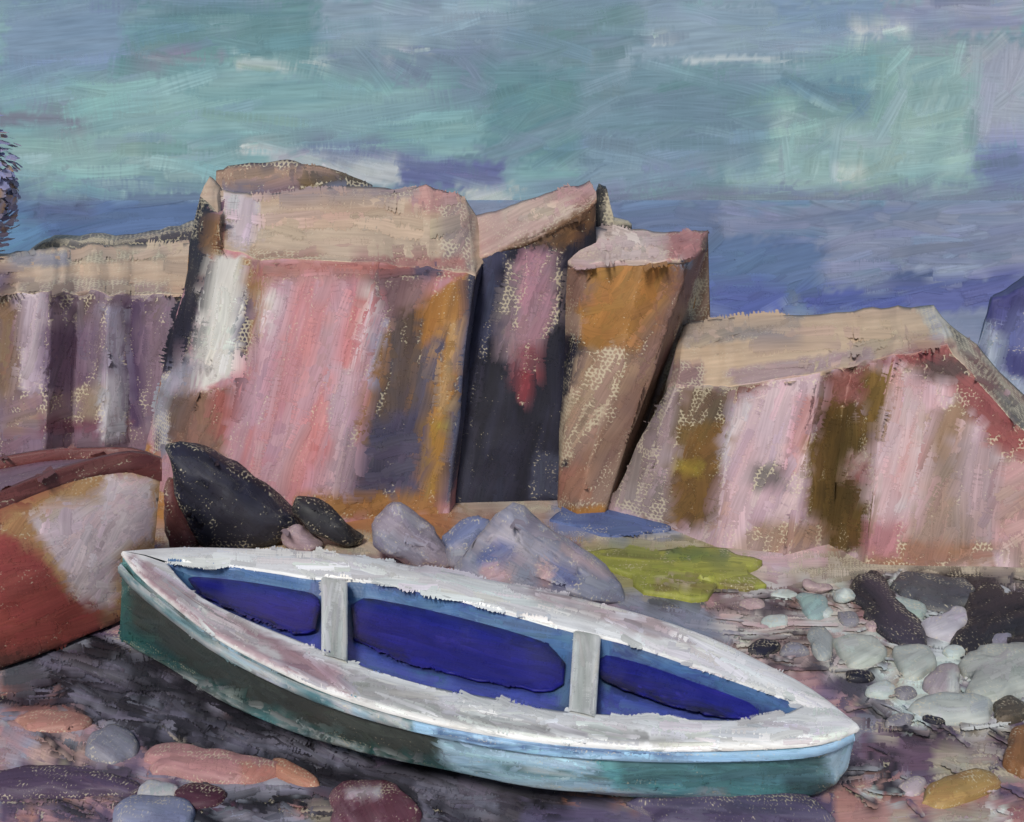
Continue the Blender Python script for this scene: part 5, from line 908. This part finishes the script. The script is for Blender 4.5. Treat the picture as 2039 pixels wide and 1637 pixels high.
    zs = [Z((220, 1090, 860, 1480), [(150, 186, 206), (190, 190, 190), (80, 130, 140)], -30, 8, 60, 1.4), Z([(820, 1420), (1710, 1420), (1710, 1520), (820, 1520)], [(160, 210, 250), (148, 202, 244), (172, 218, 252)], -3, 12, 120, 3, spread=4), Z([(860, 1450), (1000, 1480), (1400, 1504), (1400, 1512), (1000, 1490), (860, 1462)], [(84, 122, 172), (76, 112, 166)], -5, 6, 100, 2, jit=2, spread=3)]
    p = Part(6.2, [(160, 210, 250)]).base(v, f, zs, cvs=.0); p.zones(zs); p.build('rub_rail', M_BOAT, r)
white_boat()
# ------------------------------------------------------------------ the red boat, bow towards the white boat
def red_boat():
    # a beamy open boat whose stem stands at the right; it runs out of the frame towards the viewer's left
    bow_t, bow_b = P(318, 915, 8.15), P(300, 1190, 7.98); bow_b.z = .03
    n1 = P(-10, 985, 7.2); n2 = P(-420, 1100, 6.5)
    c = Vector((-3.9, 7.6, 0))
    r = root('rowing_boat', c, 'red rowing boat with sunlight painted pale pink on its bow at the left edge', 'boat')
    N = 26; near, low = [], []
    sh = smooth([(322, 922, 8.15), (270, 905, 8.02), (190, 922, 7.8), (100, 948, 7.5), (0, 990, 7.2), (-160, 1050, 6.85), (-420, 1120, 6.45)], 2)
    lo = smooth([(300, 1210, 8.0), (262, 1262, 7.75), (180, 1300, 7.45), (80, 1330, 7.1), (0, 1348, 6.9), (-160, 1400, 6.55), (-420, 1480, 6.2)], 2)
    near = [P(*q) for q in resample(sh, N)]; low = [P(*q) for q in resample(lo, N)]
    for i, q in enumerate(low): q.z = .03 + .1 * max(0, 1 - i / 3)
    ax = (near[-1] - near[0]); ax.z = 0; ax.normalize(); ax = (ax + Vector((-.55, .25, 0))).normalized(); nr = Vector((ax.y, -ax.x, 0))
    if nr.y < 0: nr = -nr
    a0 = near[0]
    def mir(q): return q + nr * (2 * abs((q - a0).dot(nr)) * .9 + .004)
    rows = []
    for i in range(N + 1):
        n, k = near[i], low[i]; e = min(1, i / 5)
        m, fr = mir(k), mir(n); fr.z -= .02
        row = [n] + [n.lerp(k, s) - nr * .10 * math.sin(math.pi * s) * e + Vector((0, 0, -.0)) for s in (.2, .4, .6, .8)] + [k]
        row += [k.lerp(m, s) + Vector((0, 0, -.05 * e)) for s in (.3, .7)] + [m] + [m.lerp(fr, s) + nr * .1 * math.sin(math.pi * s) * e for s in (.25, .5, .75)] + [fr]
        rows.append(row)
    v, f = grid(rows)
    HR = [(172, 66, 56), (160, 60, 52), (180, 76, 64), (174, 62, 58)]; OC = [(200, 146, 86), (192, 136, 78), (186, 132, 84)]
    zs = [Z((-450, 890, 345, 1500), HR, 14, 30, 120, 2.4, cv=.15), Z([(0, 1020), (120, 960), (270, 925), (330, 940), (330, 1090), (236, 1220), (180, 1220), (100, 1160), (60, 1080), (0, 1060)], OC, 40, 24, 80, 2.6, cv=.4),
          Z([(60, 1036), (110, 1000), (190, 985), (210, 945), (300, 950), (310, 1010), (300, 1070), (240, 1100), (232, 1180), (210, 1210), (150, 1190), (110, 1110)], [(226, 196, 200), (218, 188, 194), (230, 206, 206), (214, 182, 188)], 56, 30, 90, 4.0, jit=4, spread=14), Z([(0, 1090), (60, 1080), (140, 1190), (240, 1220), (240, 1290), (0, 1340)], HR, 20, 32, 120, 2.6), Z((-20, 1290, 240, 1350), [(100, 46, 42), (110, 60, 50)], 10, 20, 100, 1.4), Z((200, 1215, 262, 1300), [(196, 142, 88), (90, 44, 44)], 60, 16, 50, 1.4)]  # pale pink, with the ochre above, paints the lit bow into the hull colour
    p = Part(7.4, HR).base(v, f, zs); p.allround(.6, 28, 110, up=ax); p.zones(zs); p.build('hull', M_BOAT, r)
    # thick dark red gunwale on both sides
    for side in (0, 1):
        rows = []
        for q in near:
            a = mir(q) if side else q
            s = 1 if side else -1
            rows.append([a + nr * s * .03 + Vector((0, 0, -.13)), a + nr * s * .05 + Vector((0, 0, -.06)), a + nr * s * .03 + Vector((0, 0, .03)), a - nr * s * .04 + Vector((0, 0, .035)), a - nr * s * .06 + Vector((0, 0, -.04)), a + nr * s * .03 + Vector((0, 0, -.13))])
        v, f = grid(rows)
        zs = [Z((-450, 840, 345, 1200), [(122, 56, 54), (112, 48, 48), (130, 66, 62)], 22, 22, 130, 2.8, spread=6), Z([(0, 1000), (120, 950), (260, 908), (260, 920), (120, 968), (0, 1020)], [(146, 86, 76), (136, 66, 66)], 22, 10, 100, 1.3)]
        p = Part(7.6, [(122, 56, 54)]).base(v, f, zs, cvs=.1); p.allround(.5, 18, 90, up=ax); p.zones(zs); p.build('gunwale', M_BOAT, r)
    # plum coloured foredeck between the gunwales
    rows = []
    for q in near:
        a, b = q, mir(q); rows.append([a.lerp(b, s) + Vector((0, 0, -.05 + .03 * math.sin(math.pi * s))) for s in (.02, .25, .5, .75, .98)])
    v, f = grid(rows)
    zs = [Z((-450, 830, 345, 1150), [(136, 96, 112), (124, 88, 108), (146, 108, 118)], 14, 22, 110, 2.4)]
    p = Part(7.8, [(136, 96, 112)]).base(v, f, zs, cvs=.3, closed=False); p.zones(zs); p.build('foredeck', M_BOAT, r)
red_boat()
# ------------------------------------------------------------------ light, air, camera
SUN_EL, SUN_AZ = 38., -14.      # sun behind the viewer, to the left
sc = bpy.context.scene
d = Vector((math.sin(math.radians(SUN_AZ)) * math.cos(math.radians(SUN_EL)), -math.cos(math.radians(SUN_AZ)) * math.cos(math.radians(SUN_EL)), math.sin(math.radians(SUN_EL))))
ld = bpy.data.lights.new('sun', 'SUN'); ld.energy = SUN_E; ld.angle = math.radians(12); ld.color = (1, .965, .91)
lo_ = bpy.data.objects.new('sun', ld); lo_.rotation_euler = d.to_track_quat('Z', 'Y').to_euler(); lo_.location = d * 30; C.objects.link(lo_)
w = bpy.data.worlds.new('World'); sc.world = w; w.use_nodes = True; nt = w.node_tree
bg = nt.nodes['Background']; st = nt.nodes.new('ShaderNodeTexSky'); st.sky_type = 'NISHITA'; st.sun_disc = False
st.sun_elevation = math.radians(SUN_EL); st.sun_rotation = math.atan2(d.x, d.y)
nt.links.new(st.outputs[0], bg.inputs[0]); bg.inputs[1].default_value = SKY_E
cd = bpy.data.cameras.new('camera'); cam = bpy.data.objects.new('camera', cd); C.objects.link(cam)
cam.location = CAM; cam.rotation_euler = (math.pi / 2, 0, 0)
cd.sensor_width = 36; cd.lens = 36 * F / 2039; cd.shift_y = -(818.5 - HY) / 2039; cd.clip_end = 5000; cd.clip_start = .05
sc.camera = cam
sc.view_settings.view_transform = 'Standard'; sc.view_settings.look = 'None'; sc.view_settings.exposure = EXPO; sc.view_settings.gamma = 1
sc.cycles.transparent_max_bounces = 48; sc.cycles.max_bounces = 4; sc.cycles.diffuse_bounces = 2; sc.cycles.glossy_bounces = 2
